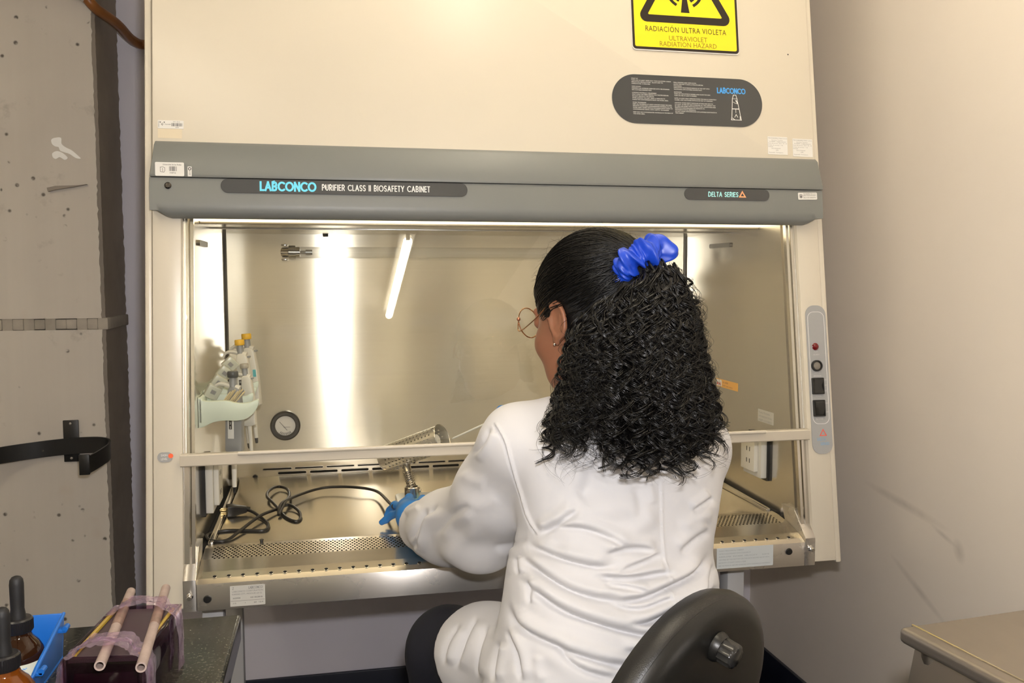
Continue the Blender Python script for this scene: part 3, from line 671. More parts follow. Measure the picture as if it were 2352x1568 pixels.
colB = [('FINAL PURGING AND WIPE DOWN', .36, 1), ('ALLOW THE UNIT TO RUN 2-3 MINUTES BEFORE', .47, 0), ('UNLOADING.', .13, 0), ('WIPE DOWN THE INTERIOR SURFACES OF THE UNIT WITH', .57, 0), ('70% ETHANOL OR A SUITABLE DISINFECTANT.', .45, 0), None, ('SHUTDOWN', .12, 1), ('TURN OFF THE SYSTEM IF DESIRED AND CLOSE THE SASH.', .58, 0), ('TURN ON THE UV LIGHT IF DESIRED.', .36, 0), None, ('NOTE: UV LIGHT ONLY OPERATES WHEN THE SASH IS COMPLETELY', .67, 0), ('CLOSED, AND THE POWER SWITCH IS IN THE "UV" POSITION.', .61, 0), None, ('CAUTION: AVOID DIRECT EXPOSURE OF EYES AND SKIN TO', .61, 0), ('UV LIGHT. AS PER NSF AND STANDARD 49, THIS CABINET MAY', .65, 0), ('BE USED FOR WORK WITH VOLATILE TOXIC COMPOUNDS AND', .65, 0), ('RADIONUCLIDES REQUIRED AS ADJUNCTS TO', .47, 0), ('MICROBIOLOGICAL RESEARCH.', .33, 0), ('DO NOT WORK WITH EXPLOSIVE OR FLAMMABLE SUBSTANCES IN', .66, 1), ('THIS CABINET.', .14, 1)]
for colm_, x0, y0, lh in ((colA, .2635, .0415, .00366), (colB, .3565, .0368, .00366)):
    y = y0
    for L in colm_:
        if L is None: y -= lh*.62; continue
        font_text(bm, L[0], x0 + (y0-y)*.02, y, .0030, M, width=L[1]*.141, z=.0014); y -= lh
obj('instruction_lettering', bm, M_white_ink, pl)
obj('plate_name', stroke_text(BM(), 'LABCONCO', .454, .5195, .0185, .0125, .0023, M, gap=.30, z=.0015), M_blueink, pl)
bm = BM()
for pts, wd in (([(.491, .016), (.497, .016), (.499, .008), (.5055, -.030), (.507, -.038), (.484, -.038), (.4855, -.030), (.4885, .008), (.491, .016)], .0012), ([(.4885, .008), (.4995, .008)], .0008), ([(.490, .001), (.493, -.001), (.500, -.003)], .0008), ([(.4875, -.014), (.5025, -.014)], .0016), ([(.495, -.015), (.495, -.022)], .0009), ([(.492, -.032), (.4955, -.026), (.499, -.032)], .0010), ([(.4865, -.034), (.491, -.037)], .0012), ([(.5045, -.030), (.5045, -.036)], .0016), ([(.4965, .004), (.4995, -.001)], .0022)):
    ribbon(bm, pts, wd, .0015, M)
obj('airflow_diagram', bm, M_white_ink, pl)
# ultraviolet warning sign
cz = 1.769; M = FM(.3895, cz, .0042) @ Matrix.Rotation(0.0, 4, 'Z')
sg = obj('warning_sign', prism(BM(), rrect(-.1205, -.002, .1205, .330, .008, 6), 0, .0022, M), plain('white plastic sign', (.75, .72, .70), .4), cab, label='yellow and black ultraviolet radiation hazard sign')
obj('sign_border', prism(BM(), rrect(-.1195, .0, .1195, .328, .008, 6), .0022, .0024, M), mat('sign black', (.020, .012, .008), .35), sg)
obj('sign_field', prism(BM(), rrect(-.1145, .0055, .1145, .3225, .004, 6), .0024, .0026, M), mat('sign yellow', (.95, .76, .02), .35), sg)
bm = BM(); c0 = .0
T3 = [(-.080, .078), (.080, .078), (0, .2165)]
def round_poly(P, r, n=6):
    out = []; P = [Vector(p) for p in P]
    for i, p in enumerate(P):
        a, b2 = (P[i-1]-p).normalized(), (P[(i+1) % len(P)]-p).normalized(); h = a.angle(b2)/2; d = r/math.tan(h); c = p + (a+b2).normalized()*(r/math.sin(h))
        s0 = (p + a*d) - c; s1 = (p + b2*d) - c; t0 = math.atan2(s0.y, s0.x); t1 = math.atan2(s1.y, s1.x); dt = (t1-t0+PI) % (2*PI) - PI
        out += [(c.x + r*math.cos(t0+dt*k/n), c.y + r*math.sin(t0+dt*k/n)) for k in range(n+1)]
    return out
o1 = round_poly([(-.1115, .0595), (.1115, .0595), (0, .2526)], .0145, 6); o2 = round_poly([(-.0845, .0755), (.0845, .0755), (0, .2218)], .0022, 6)
t_ = BM(); A = [t_.verts.new((*p, .0029)) for p in o1]; B = [t_.verts.new((*p, .0029)) for p in o2]
for i in range(len(A)): t_.faces.new((A[i], A[(i+1) % len(A)], B[(i+1) % len(A)], B[i]))
join(bm, t_, M)
prism(bm, [(-.0095, .0835), (.0100, .0835), (.003, .128), (-.003, .128)], .0026, .0029, M)
prism(bm, [(.0065*math.cos(a*.35), .135 + .0065*math.sin(a*.35)) for a in range(18)], .0026, .0029, M)
for s in (0, 180):
    for r_ in (.0285, .040): ribbon(bm, arc(0, .135, r_, s-58, s+58, 16), .0062, .0029, M)
obj('sign_symbol', bm, mat('sign symbol black', (.020, .013, .008), .35), sg)
obj('sign_title', font_text(BM(), 'RADIACI\u00d3N ULTRA VIOLETA', 0, .0395, .0165, M, 'CENTER', width=.182, z=.0029, spacing=1.1), mat('sign print', (.06, .045, .01), .4), sg)
bm = BM(); S_ = M @ Matrix.Shear('XY', 4, (0, 0)); font_text(bm, 'ULTRAVIOLET', .004, .0215, .0150, M, 'CENTER', width=.086, z=.0029); font_text(bm, 'RADIATION HAZARD', .004, .0085, .0150, M, 'CENTER', width=.128, z=.0029)
obj('sign_subtitle', bm, mat('sign ochre print', (.30, .21, .01), .4), sg)
obj('panel_chip', lathe(BM(), [(0, .0006), (.0013, .0004), (.0016, 0)], FM(.625, 1.775, .004), 10), M_ink, cab)
# sash level mark on the left post
M = FM(-.655, .972, .0012)
sl = obj('level_label', prism(BM(), rrect(-.0135, -.0105, .0125, .0075, .0085, 8), 0, .0006, M), plain('grey label', (.33, .33, .33), .4), cab)
bm = BM(); font_text(bm, 'SASH', -.0075, .0002, .0055, M, width=.011, z=.0008); font_text(bm, 'LEVEL', -.0075, -.0066, .0055, M, width=.011, z=.0008); obj('level_lettering', bm, M_white_ink, sl)
obj('level_dot', lathe(BM(), [(0, .0010), (.0042, .0010), (.0042, 0)], M @ Matrix.Translation((.0095, .0005, 0)), 20), mat('red orange ink', (.95, .13, .03), .5), sl)
# control panel on the right post
M = FM(.6577, .921, .0012)
cp = obj('control_panel', prism(BM(), rrect(-.0235, 0, .0235, .3155, .0200, 10), 0, .0010, M), plain('grey control panel film', (.36, .365, .37), .35, .03), cab, label='long grey control panel with switches on the right post')
obj('panel_outline', stadium_ring(BM(), -.0195, .063, .0195, .302, .014, .0009, .0010, .0013, M, 8), M_white_ink, cp)
def PM(z, x=-.0045): return M @ Matrix.Translation((x, (z-.921)*1.0105, .001))
li = obj('alarm_lamp', lathe(BM(), [(0, .0065), (.004, .0055), (.0062, .003), (.0062, .001), (.0078, 0)], PM(1.146), 20), mat('dark red lens', (.16, .006, .008), .12), cp)
b_ = obj('push_button', lathe(BM(), [(.0082, .003), (.0095, .0055), (.0118, .005), (.0122, 0)], PM(1.1055), 28), M_black, cp)
obj('button_cap', lathe(BM(), [(0, .0045), (.006, .0040), (.0082, .0030), (.0082, .0)], PM(1.1055), 24), plain('grey button', (.22, .20, .17), .3), b_)
for z, tl in ((1.0630, .35), (1.0165, -.35)):
    f = obj('rocker_switch', stadium_ring(BM(), -.0135, -.0175, .0135, .0175, .002, .0025, 0, .0045, PM(z), 3), M_black, cp)
    bm = BM(); P4 = [(-.0148, .001), (-.0148, .0055), (0, .0022 if tl > 0 else .0048), (.0148, .0065), (.0148, .001)] if tl > 0 else [(-.0148, .001), (-.0148, .0028), (.010, .0070), (.0148, .0068), (.0148, .001)]
    prism(bm, P4, -.0108, .0108, PM(z) @ Matrix(((0, 0, 1, 0), (1, 0, 0, 0), (0, 1, 0, 0), (0, 0, 0, 1))), .0004)
    obj('rocker', bm, plain('glossy black rocker', (.02, .02, .019), .12), f)
bm = BM()
for tx, x, z, wd in (('FLOW', -.008, 1.1335, .009), ('ALARM', -.0105, 1.1275, .014), ('MOTOR', -.010, 1.0885, .014), ('BREAKER', -.0125, 1.0825, .018), ('ON', .0115, 1.074, .005), ('OFF', .011, 1.0625, .006), ('UV', .0115, 1.051, .005), ('POWER', -.010, 1.040, .013), ('FAN', .0115, 1.025, .0055), ('OFF', .0115, 1.0065, .006), ('BLOWER', -.012, .9925, .017)):
    font_text(bm, tx, x, (z-.921)*1.0105, .0046, M, width=wd, z=.0013)
obj('panel_lettering', bm, mat('pale grey ink', (.62, .62, .61), .5), cp)
obj('panel_triangle', ribbon(BM(), tri(.0025, .0435, .0145, .0125), .0016, .0014, M), mat('red ink', (.85, .10, .06), .5), cp)
bm = BM(); font_text(bm, 'DELTA', -.0125, .028, .0085, M, width=.020, z=.0014); font_text(bm, 'SERIES', -.0055, .0185, .0085, M, width=.021, z=.0014); obj('panel_series', bm, mat('soft blue ink', (.18, .42, .66), .5), cp)
# labels on the apron
M = plane_M((0, 0, 0), (1, 0, 0), (0, -1, 0))
s5 = obj('rating_label', prism(BM(), rrect(-.5445, .6985, -.4830, .7365, .001), 0, .0006, M), plain('pale foil label', (.62, .61, .57), .4), cab, label='pale rating label at the left end of the steel apron')
bm = BM(); stroke_text(bm, 'LABCONCO', -.512, -.487, .7295, .0048, .0007, M, gap=.3, z=.0008); font_text(bm, 'LABCONCO CORPORATION', -.541, .7245, .0045, M, width=.054, z=.0008); font_text(bm, 'KANSAS CITY, MISSOURI 64132', -.541, .7195, .0042, M, width=.052, z=.0008)
stroke_text(bm, 'Z', -.5405, -.5375, .7295, .0048, .0006, M, z=.0008); obj('label_heading', bm, M_greyink, s5)
bm = BM(); font_text(bm, '3620904', -.540, .7125, .0034, M, width=.013, z=.0008); font_text(bm, '041186284 B', -.509, .7125, .0034, M, width=.021, z=.0008); font_text(bm, '115', -.540, .703, .0034, M, width=.005, z=.0008); font_text(bm, '1', -.519, .703, .0034, M, z=.0008); font_text(bm, '60  12.0', -.503, .703, .0034, M, width=.016, z=.0008); ribbon(bm, [(-.5435, .7085), (-.484, .7085)], .0004, .0008, M); obj('label_print', bm, M_ink, s5)
s6 = obj('notice_label', prism(BM(), rrect(.405, .7005, .530, .7435, .001), 0, .0006, M), plain('pale blue white label', (.58, .62, .64), .4), cab, label='wide pale notice label at the right end of the steel apron')
bm = BM()
for i, (tx, wd) in enumerate((('CLASS II BIOLOGICAL CABINET', .055), ('TESTED IN ACCORDANCE WITH STANDARD 49', .070), ('AIRFLOW  INTAKE  VELOCITY      DATE', .112), ('CERTIFIED BY THE FACTORY ON THE DATE SHOWN ABOVE WITH', .112), ('RECERTIFY AT LEAST ONCE A YEAR', .060), ('SEE THE MANUAL BEFORE WORKING WITH HAZARDOUS MATERIALS', .114))): font_text(bm, tx, .409, .7365 - i*.0062, .0034, M, width=wd, z=.0008)
obj('label_print', bm, mat('blue grey ink', (.30, .34, .38), .5), s6)
# outlets on the chamber sides
def SM(s, y, z): return Matrix(((0, 0, -s, s*.612), (s*-1 if False else 1, 0, 0, y), (0, 1, 0, z), (0, 0, 0, 1)))
for s, y0, y1, z0, z1 in ((1, .176, .262, .838, .93), (-1, .178, .262, .826, .93)):
    M = Matrix(((0, 0, -s, s*.612), (1, 0, 0, 0), (0, 1, 0, 0), (0, 0, 0, 1)))
    ga = obj('outlet_gasket', prism(BM(), rrect(y0-.004, z0-.006, y1+.004, z1+.006, .003), 0, .006, M), M_black, cab)
    obj('outlet_plate', prism(BM(), rrect(y0, z0, y1, z1, .003), .006, .020, M, .001), plain('pale grey outlet box', (.55, .54, .50), .4), ga)
    obj('outlet_cover', prism(BM(), rrect(y0+.014, z0+.012, y1-.006, z1-.004, .003), .020, .030, M, .0015), plain('ivory outlet cover', (.62, .60, .54), .4), ga)
    bm = BM()
    for zc in (z0+.035, z1-.03):
        for yy in (.212, .226): prism(bm, rrect(yy-.0012, zc-.005, yy+.0012, zc+.005, .0004, 2), .030, .0305, M)
    obj('outlet_slots', bm, M_ink, ga)
Mr = Matrix(((0, 0, -1, .612), (1, 0, 0, 0), (0, 1, 0, 0), (0, 0, 0, 1)))
yl = obj('caution_sticker', prism(BM(), rrect(-.061, -.0095, .061, .0105, .001), 0, .0006, Mr @ Matrix.Translation((.398, 1.0255, 0)) @ Matrix.Rotation(-.0, 4, 'Z')), mat('orange sticker', (.85, .42, .04), .45), cab, label='orange caution sticker on the right chamber wall')
Mc = Mr @ Matrix.Translation((.398, 1.0255, 0)) @ Matrix.Diagonal((-1, 1, 1, 1)); bm = BM(); prism(bm, rrect(-.059, -.0075, -.028, .0085, .001), .0007, .0009, Mc); obj('sticker_field', bm, M_paper, yl)
bm = BM(); font_text(bm, 'NO ABRIR', -.022, .002, .006, Mc, width=.030, z=.0009); font_text(bm, 'UV en uso', -.022, -.006, .006, Mc, width=.055, z=.0009); obj('sticker_print', bm, mat('brown ink', (.30, .10, .02), .5), yl)
bm = BM(); prism(bm, [(-.055, -.004), (-.050, .004), (-.045, -.004)], .001, .0012, Mc); prism(bm, [(-.042, -.004), (-.037, .004), (-.032, -.004)], .001, .0012, Mc); obj('sticker_symbols', bm, mat('red sticker ink', (.7, .06, .04), .5), yl)
tg = obj('paper_tag', prism(BM(), rrect(-.036, -.014, .036, .014, .001), 0, .0006, Mr @ Matrix.Translation((.196, .976, 0))), plain('grey paper tag', (.50, .48, .43), .5), cab)
bm = BM(); Mt = Mr @ Matrix.Translation((.196, .976, 0)) @ Matrix.Diagonal((-1, 1, 1, 1))
for i, tx in enumerate(('CAUTION', 'UV RADIATION', 'KEEP CLOSED')): font_text(bm, tx, -.032, .005 - .0085*i, .006, Mt, width=.060 - .01*(i == 0), z=.0009)
obj('tag_print', bm, M_greyink, tg)
# stand
M_leg = plain('pale grey stand paint', (.52, .52, .53), .4)
for x, y in ((-.586, .10), (.488, .10), (-.601, .60), (.488, .60)):
    obj('stand_leg', box(BM(), (x-.0195, y-.02, .02), (x+.0195, y+.02, .6935), b=.003), M_leg, cab)
for x in (-.59, .488): obj('stand_foot', box(BM(), (x-.0195, .0, .0), (x+.0195, .72, .03), b=.003), M_leg, cab)
obj('stand_crossbar', box(BM(), (-.66, .58, .60), (.54, .62, .64), b=.003), M_leg, cab)
# ================================================================== things in the chamber
M_steelp = mat('satin nickel', (.60, .57, .52), .24, 1.0)
M_cord = plain('black cord rubber', (.014, .013, .012), .4)
TZ = .7725
# infrared loop steriliser with perforated tube, spring neck, base and power cord
cup = Vector((-0.1913, 0.2302, 0.8251)); L0 = Vector((-0.2431, 0.3076, 0.8949)); L1 = Vector((-0.1266, 0.2261, 0.9518))
bu = thing('loop_steriliser', (cup.x, cup.y, TZ), 'bench loop steriliser with perforated steel tube on a spring neck', 'steriliser')
M_stbase = plain('white steriliser enamel', (.70, .70, .66), .35, .03)
bx, by = cup.x, cup.y; BT = cup.z - .002
obj('base', prism(BM(), rrect(bx-.034, by-.062, bx+.062, by+.050, .012), TZ, BT, None, .004), M_stbase, bu)
pn = obj('switch_panel', prism(BM(), rrect(bx+.004, by-.056, bx+.057, by-.008, .010), BT, BT+.0012), plain('pale aqua panel', (.28, .62, .70), .4, .02), bu)
obj('power_switch', box(BM(), (bx+.018, by-.052, BT+.001), (bx+.036, by-.030, BT+.0075), b=.002), M_black, pn)
obj('neck_cup', lathe(BM(), [(0, .0), (.0168, 0), (.0168, .024), (.0155, .0255), (.0120, .0255), (.0115, .020), (0, .020)], Matrix.Translation((bx, by, BT)), 32), M_steelp, bu)
bm = BM()
for a in (-2.2, -.3): cyl(bm, (bx + .0155*math.cos(a), by + .0155*math.sin(a), BT+.017), (bx + .019*math.cos(a), by + .019*math.sin(a), BT+.017), .004, n=10, bv=.0008)
obj('cup_screw', bm, M_steelp, bu)
mid = (L0 + L1)/2; ax = (L1 - L0).normalized(); nk0 = Vector((bx, by, BT+.018)); nk1 = mid + ax*(-.020) - Vector((0, 0, .026))
bm = BM(); cyl(bm, nk0, nk1, .0058, n=18); cyl(bm, nk0 + (nk1-nk0)*.62, nk1, .0085, n=18, bv=.001); obj('neck', bm, M_steelp, bu)
sp = []; xx, yy, zz = frame(nk1 - nk0)
for i in range(8*12+1):
    k = i/(8*12); a = 2*PI*i/12; sp.append(nk0 + (nk1-nk0)*(.05 + .60*k) + (xx*math.cos(a) + yy*math.sin(a))*.0092)
obj('neck_spring', tube(BM(), sp, .0013, 6), M_steelp, bu)
RB = .0290; nxh, nuh = 15, 40
lx, ly, lz = frame(ax); Ln = (L1-L0).length
us = list(np.linspace(0, 1, nuh*1+1)); vv = [0, .035] + list(np.linspace(.05, .95, 2*nxh+1)) + [.965, 1]
def cmap(u, v): a = 2*PI*u; q = L0 + ax*(Ln*v) + (lx*math.cos(a) + ly*math.sin(a))*RB; return (q.x, q.y, q.z)
du, dv = us[1]-us[0], .90/(2*nxh)
V, F = holes_sheet(us, vv, cmap, lambda i, j: ((us[i]+us[i+1])/2, (vv[j]+vv[j+1])/2, du*.40, dv*.44) if (3 <= j < 3 + 2*nxh - 2 and i % 2 == 0 and (j + i//2 ) % 2 == 0) else None)
pt = np_obj('perforated_tube', V, np.array(F), mat('perforated steel', (.68, .65, .58), .38, .9), bu, False); weld(pt, 1e-5)
pt.modifiers.new('thick', 'SOLIDIFY').thickness = .0009
bm = BM()
for k in (0, 1):
    c = L0 + ax*(Ln*k); ring = [c + (lx*math.cos(2*PI*i/40) + ly*math.sin(2*PI*i/40))*(RB+.0006) for i in range(40)]
    tube(bm, ring, .0011, 8, closed=True)
obj('tube_rim', bm, M_steelp, pt)
bm = BM(); cyl(bm, L0 + ax*.002, L0 + ax*.004, RB-.001, n=40); obj('rear_disc', bm, M_steelp, pt)
bm = BM(); cyl(bm, L0 + ax*.006, L1 - ax*.012, .0115, n=24); obj('heater_core', bm, plain('white ceramic', (.62, .60, .55), .6), pt)
bm = BM()
for a in (.6, 2.2, 3.9, 5.5):
    for c in (L0 + ax*.004, L1 - ax*.005):
        q = c + (lx*math.cos(a) + ly*math.sin(a))*RB; n = (lx*math.cos(a) + ly*math.sin(a)); cyl(bm, q, q + n*.002, .003, n=10, bv=.0007)
obj('rim_screw', bm, M_steelp, pt)
# power cord, lying in loops on the tray
CR = .0034
def cz(pts): return [Vector((p[0], p[1], TZ + CR + dz)) for p, dz in pts]
cordp = cz([((-0.5455, 0.3551, 0.7770), .010), ((-0.5274, 0.3366, 0.7770), .006), ((-0.5074, 0.3003, 0.7770), .001), ((-0.4928, 0.2560, 0.7770), 0), ((-0.4970, 0.2143, 0.7770), 0), ((-0.5293, 0.2181, 0.7770), .0), ((-0.5732, 0.2275, 0.7770), .0), ((-0.6038, 0.2120, 0.7770), .0), ((-0.6070, 0.1850, 0.7770), .0), ((-0.5921, 0.1579, 0.7770), 0), ((-0.5658, 0.1582, 0.7770), 0), ((-0.5453, 0.2057, 0.7770), .004), ((-0.5124, 0.2944, 0.7770), .009), ((-0.4814, 0.3561, 0.7770), .006), ((-0.4562, 0.3809, 0.7770), .008),
            ((-0.4339, 0.3421, 0.7770), .004), ((-0.4278, 0.2937, 0.7770), 0), ((-0.4370, 0.2678, 0.7770), 0), ((-0.4604, 0.3078, 0.7770), .001), ((-0.4789, 0.3781, 0.7770), .002), ((-0.4968, 0.4248, 0.7770), .008), ((-0.5078, 0.4594, 0.7770), .010), ((-0.5088, 0.5057, 0.7770), .010), ((-0.4987, 0.5562, 0.7770), .008), ((-0.4840, 0.5711, 0.7770), .006), ((-0.4660, 0.5402, 0.7770), .006), ((-0.4579, 0.4694, 0.7770), .008), ((-0.4635, 0.3940, 0.7770), .012), ((-0.4718, 0.3319, 0.7770), .006),
            ((-0.4747, 0.3181, 0.7770), .004), ((-0.4718, 0.3690, 0.7770), .014), ((-0.4477, 0.4343, 0.7770), .012), ((-0.3983, 0.4991, 0.7770), .012), ((-0.3583, 0.5080, 0.7770), .014), ((-0.3020, 0.4827, 0.7770), .016), ((-0.2551, 0.4298, 0.7770), .016)]) + [Vector((-0.2348, 0.1825, 0.8199))]
endp = cordp[-1]; cordp += [endp + Vector((.03, .01, -.003)), Vector((bx-.045, by-.03, endp.z-.006))]
pc = obj('power_cord', tube(BM(), spline(cordp, 7), CR, 10), M_cord, bu)
e0, e1 = cordp[-3], cordp[-2]; d_ = (e0 - cordp[-4]).normalized()
bm = BM(); cyl(bm, e0 - d_*.012, e0 + d_*.006, .0045, .0058, n=14, bv=.0006); obj('strain_relief', bm, M_cord, pc)
pa, pb = Vector((-0.5854, 0.3441, 0.7890)), cordp[0].copy(); pa.z = TZ+.0150; pb.z = TZ + .0134
dirp = (pb - pa).normalized(); px_, py_, pz_ = frame(dirp)
Mp = Matrix(((px_.x, py_.x, pz_.x, pa.x), (px_.y, py_.y, pz_.y, pa.y), (px_.z, py_.z, pz_.z, pa.z), (0, 0, 0, 1)))
Lp = (pb - pa).length; bm = BM(); secs = [(0, .0135, .0125), (.006, .0140, .0130), (.014, .0135, .0125), (.022, .0105, .0105), (Lp*.8, .0085, .0085), (Lp, .0068, .0068)]
rows = []
for z, a, b2 in secs: rows.append([bm.verts.new(Mp @ Vector((p[0], p[1], z))) for p in rrect(-a, -b2, a, b2, .004, 4)])
for A, B in zip(rows[:-1], rows[1:]):
    for k in range(len(A)): bm.faces.new((A[k], A[(k+1) % len(A)], B[(k+1) % len(A)], B[k]))
bm.faces.new(rows[0][::-1]); bm.faces.new(rows[-1]); bmesh.ops.recalc_face_normals(bm, faces=bm.faces)
for k in range(3): cyl(bm, pb + dirp*(.0005+.003*k), pb + dirp*(.002+.003*k), .0062-.0006*k, n=12)
obj('plug', bm, M_cord, pc)
for a, b2 in ((-.006, -.004), (-.006, .005), (.005, 0)):
    bm = BM(); box(bm, (a-.0008, b2-.003, -.014), (a+.0008, b2+.003, .001), Mp, b=.0004); obj('prong', bm, mat('brass prong', (.70, .56, .28), .25, 1.0), pc)

# loop held by the right hand (the wire goes into the steriliser's mouth)
h0, h1 = Vector((-0.1065, 0.2117, 0.9517)), Vector((0.0107, 0.1360, 1.0191))
t = thing('inoculating_loop', h0, 'thin white handled loop pointed into the steriliser mouth', 'loop')
obj('handle', tube(BM(), [h0 + (h1-h0)*k for k in (0, .02, .3, .7, 1)], [.0010, .0017, .0019, .0022, .0022], 10), plain('white plastic rod', (.78, .77, .72), .4), t)
tip = L1 + ax*(-.02); obj('wire', tube(BM(), [h0, h0 + (tip-h0)*.5, tip], .0005, 6), M_steelp, t)

# pipette rack on the left chamber side and four pipettes hanging in it
M_rack = plain('pale sage plastic', (.62, .70, .60), .4, .03)
M_pipw = plain('warm white pipette plastic', (.66, .64, .58), .38, .03)
M_pipg = plain('grey pipette plastic', (.25, .26, .27), .38)
M_clear = glass('clear acrylic', 1.49, (.93, .96, .90))
yr = .150
rk = thing('pipette_rack', (-.611, yr, .99), 'pale green wall rack for pipettes with a wavy front arm', 'rack')
wave = [(-.6115, 1.0635), (-.600, 1.0555), (-.560, 1.0550), (-.545, 1.0510), (-.530, 1.0490), (-.515, 1.0505), (-.505, 1.0545), (-.4985, 1.0545), (-.500, 1.043), (-.508, 1.030), (-.522, 1.019), (-.540, 1.0155), (-.565, 1.0165), (-.585, 1.0135), (-.600, 1.0065), (-.6115, 1.003)]
wv = [(q.x, q.y) for q in spline([(a, b2, 0) for a, b2 in wave], 4)]
MXZ = Matrix(((1, 0, 0, 0), (0, 0, -1, 0), (0, 1, 0, 0), (0, 0, 0, 1)))      # outline (x, z), extruded along -y
def dyx(o): return [(a, b2 + o) for a, b2 in o_]
for k, y in enumerate((yr, .225, .295, .365)):
    sc_ = 1.0 if k == 0 else .86
    pr = obj('front_arm' if k == 0 else 'rack_arm', prism(BM(), [(-.6115 + (a+.6115)*sc_, b2 + (.0 if k == 0 else .004*k)) for a, b2 in wv], -y-.014 if k == 0 else -y-.008, -y, MXZ, .0012), M_rack, rk)
obj('back_rail', box(BM(), (-.6115, yr, 1.012), (-.604, .43, 1.062), b=.002), M_rack, rk)
bm = BM()
for i, (y, z) in enumerate(((.185, 1.077), (.215, 1.092), (.25, 1.107), (.285, 1.122))):
    c = obj('clear_clip', box(BM(), (-.014, -.008, -.014), (.013, .008, .013), Matrix.Translation((-.590 + .008*i, y+.02, z-.010)) @ Euler((.2, .5 + .1*i, .3)).to_matrix().to_4x4(), .002), plain('milky clear plastic', (.72, .74, .64), .25, .05, 40, transmission_weight=.35), rk)
    obj('clip_tag', box(BM(), (-.006, -.0086, -.003), (.004, -.0080, .005), Matrix.Translation((-.590 + .008*i, y+.02, z-.010)) @ Euler((.2, .5 + .1*i, .3)).to_matrix().to_4x4()), M_greyink, c)
bm = BM()
for k in range(7): cyl(bm, (-.572 + .004*k, .176 + .003*(k % 3), 1.045), (-.553 + .0045*k, .172 + .004*(k % 2), 1.070 + .002*(k % 3)), .0016, n=6)
o = obj('wooden_pick', bm, plain('pale wood', (.60, .50, .30), .6), rk); o['kind'] = 'stuff'
def pipette_parts(t, body, cap, tall):
    """local: hanging pipette, tip end at z=0, finger hook towards -x, ejector towards +x"""
    def add(name, bm, m, par=None): 
        me_parent = par or t
        return obj(name, bm.__class__ and bm, m, me_parent)
    O = ORG[t.name]; Tm = Matrix.Translation(O)
    bm = BM(); lathe(bm, [(0, 0), (.0026, 0), (.0034, .004), (.0036, .013), (0, .013)], Tm, 14); obj('tip_cone', bm, M_black, t)
    bm = BM(); lathe(bm, [(0, .012), (.0042, .012), (.0050, .05), (.0062, .096), (.0066, .104), (0, .104)], Tm, 18); obj('shaft', bm, M_pipw, t)
    out = [(-.012, .085), (.016, .085), (.0185, .10), (.019, .155), (.0165, .190), (.013, .211), (-.004, .215), (-.009, .200), (-.010, .170), (-.0135, .150), (-.0145, .10)]
    bm = BM(); prism(bm, [(q.x, q.y) for q in spline([(a, b2, 0) for a, b2 in out], 3, True)], -.0095, .0095, Tm @ MXZ, .003); bd = obj('body', bm, body, t)
    bm = BM(); box(bm, (-.008, -.0102, .112), (.004, -.0094, .163), Tm, b=.0003); wn = obj('window_plate', bm, M_paper, bd)
    bm = BM(); box(bm, (-.0055, -.0108, .131), (.0005, -.0100, .157), Tm, b=.0003); obj('volume_display', bm, M_black, bd)
    bm = BM()
    for k in range(3): font_text(bm, '025'[k], -.0042, .150 - .0088*k, .0068, Tm @ plane_M((0, -.0109, 0), (1, 0, 0), (0, -1, 0)))
    obj('volume_digits', bm, M_white_ink, bd)
    hook = spline([(-.040, 0, .2075), (-.035, 0, .2160), (-.026, 0, .2205), (-.014, 0, .2195), (0, 0, .2155), (.014, 0, .2120)], 5)
    bm = BM(); n = len(hook); tube(bm, [O + q for q in hook], [.0018 + .0040*min(1, k/(n*.7)) for k in range(n)], 8); obj('finger_hook', bm, M_pipw, t)
    bm = BM(); box(bm, (.010, -.004, .2035), (.034, .004, .2075), Tm @ Matrix.Rotation(-.06, 4, 'Y'), b=.0015); obj('ejector', bm, M_pipg, t)
    bm = BM(); lathe(bm, [(.0095, .208), (.0075, .214), (.0070, .234), (0, .234)], Tm, 16); obj('plunger', bm, M_pipg, t)
    bm = BM(); lathe(bm, [(0, .234), (.0095, .234), (.0105, .236), (.0105, .2445), (.0095, .2465), (.0, .2470)], Tm, 22); obj('plunger_cap', bm, cap, t)
    bm = BM(); lathe(bm, [(.0190, .172), (.0192, .182)], Tm, 4) if False else box(bm, (.010, -.0101, .150), (.0165, -.0094, .166), Tm); obj('size_label', bm, mat('teal label', (.10, .45, .50), .5), bd)
M_capy = plain('mustard yellow cap', (.72, .42, .02), .4, .03); M_capg = plain('dark grey cap', (.05, .055, .06), .4); M_capt = plain('tan grey cap', (.38, .35, .29), .4)
for nm, tipp, sc_, tl, body, cap, lb in (
    ('front', (-0.5525, 0.1950, 0.8621), 1.0, 0.01, M_pipg, M_capg, 'nearest pipette in the rack, grey body with dark grey cap'),
    ('second', (-0.5222, 0.2550, 0.9208), .80, -.06, M_pipw, M_capt, 'pale pipette with a tan plunger cap behind the dark capped one'),
    ('third', (-0.5327, 0.3200, 0.9280), .955, -.07, M_pipw, M_capy, 'pale pipette with a yellow cap, the lower of the two yellow caps'),
    ('fourth', (-0.5223, 0.3850, 0.9269), .995, -.075, M_pipw, M_capy, 'furthest pipette in the rack, with the topmost yellow cap')):
    t = thing('pipette', tipp, lb, 'pipette', 'pipettes hanging in the green rack'); pipette_parts(t, body, cap, 1)
    t.scale = (sc_*1.02, sc_*1.02, sc_); t.rotation_euler = (0, tl, -.25)

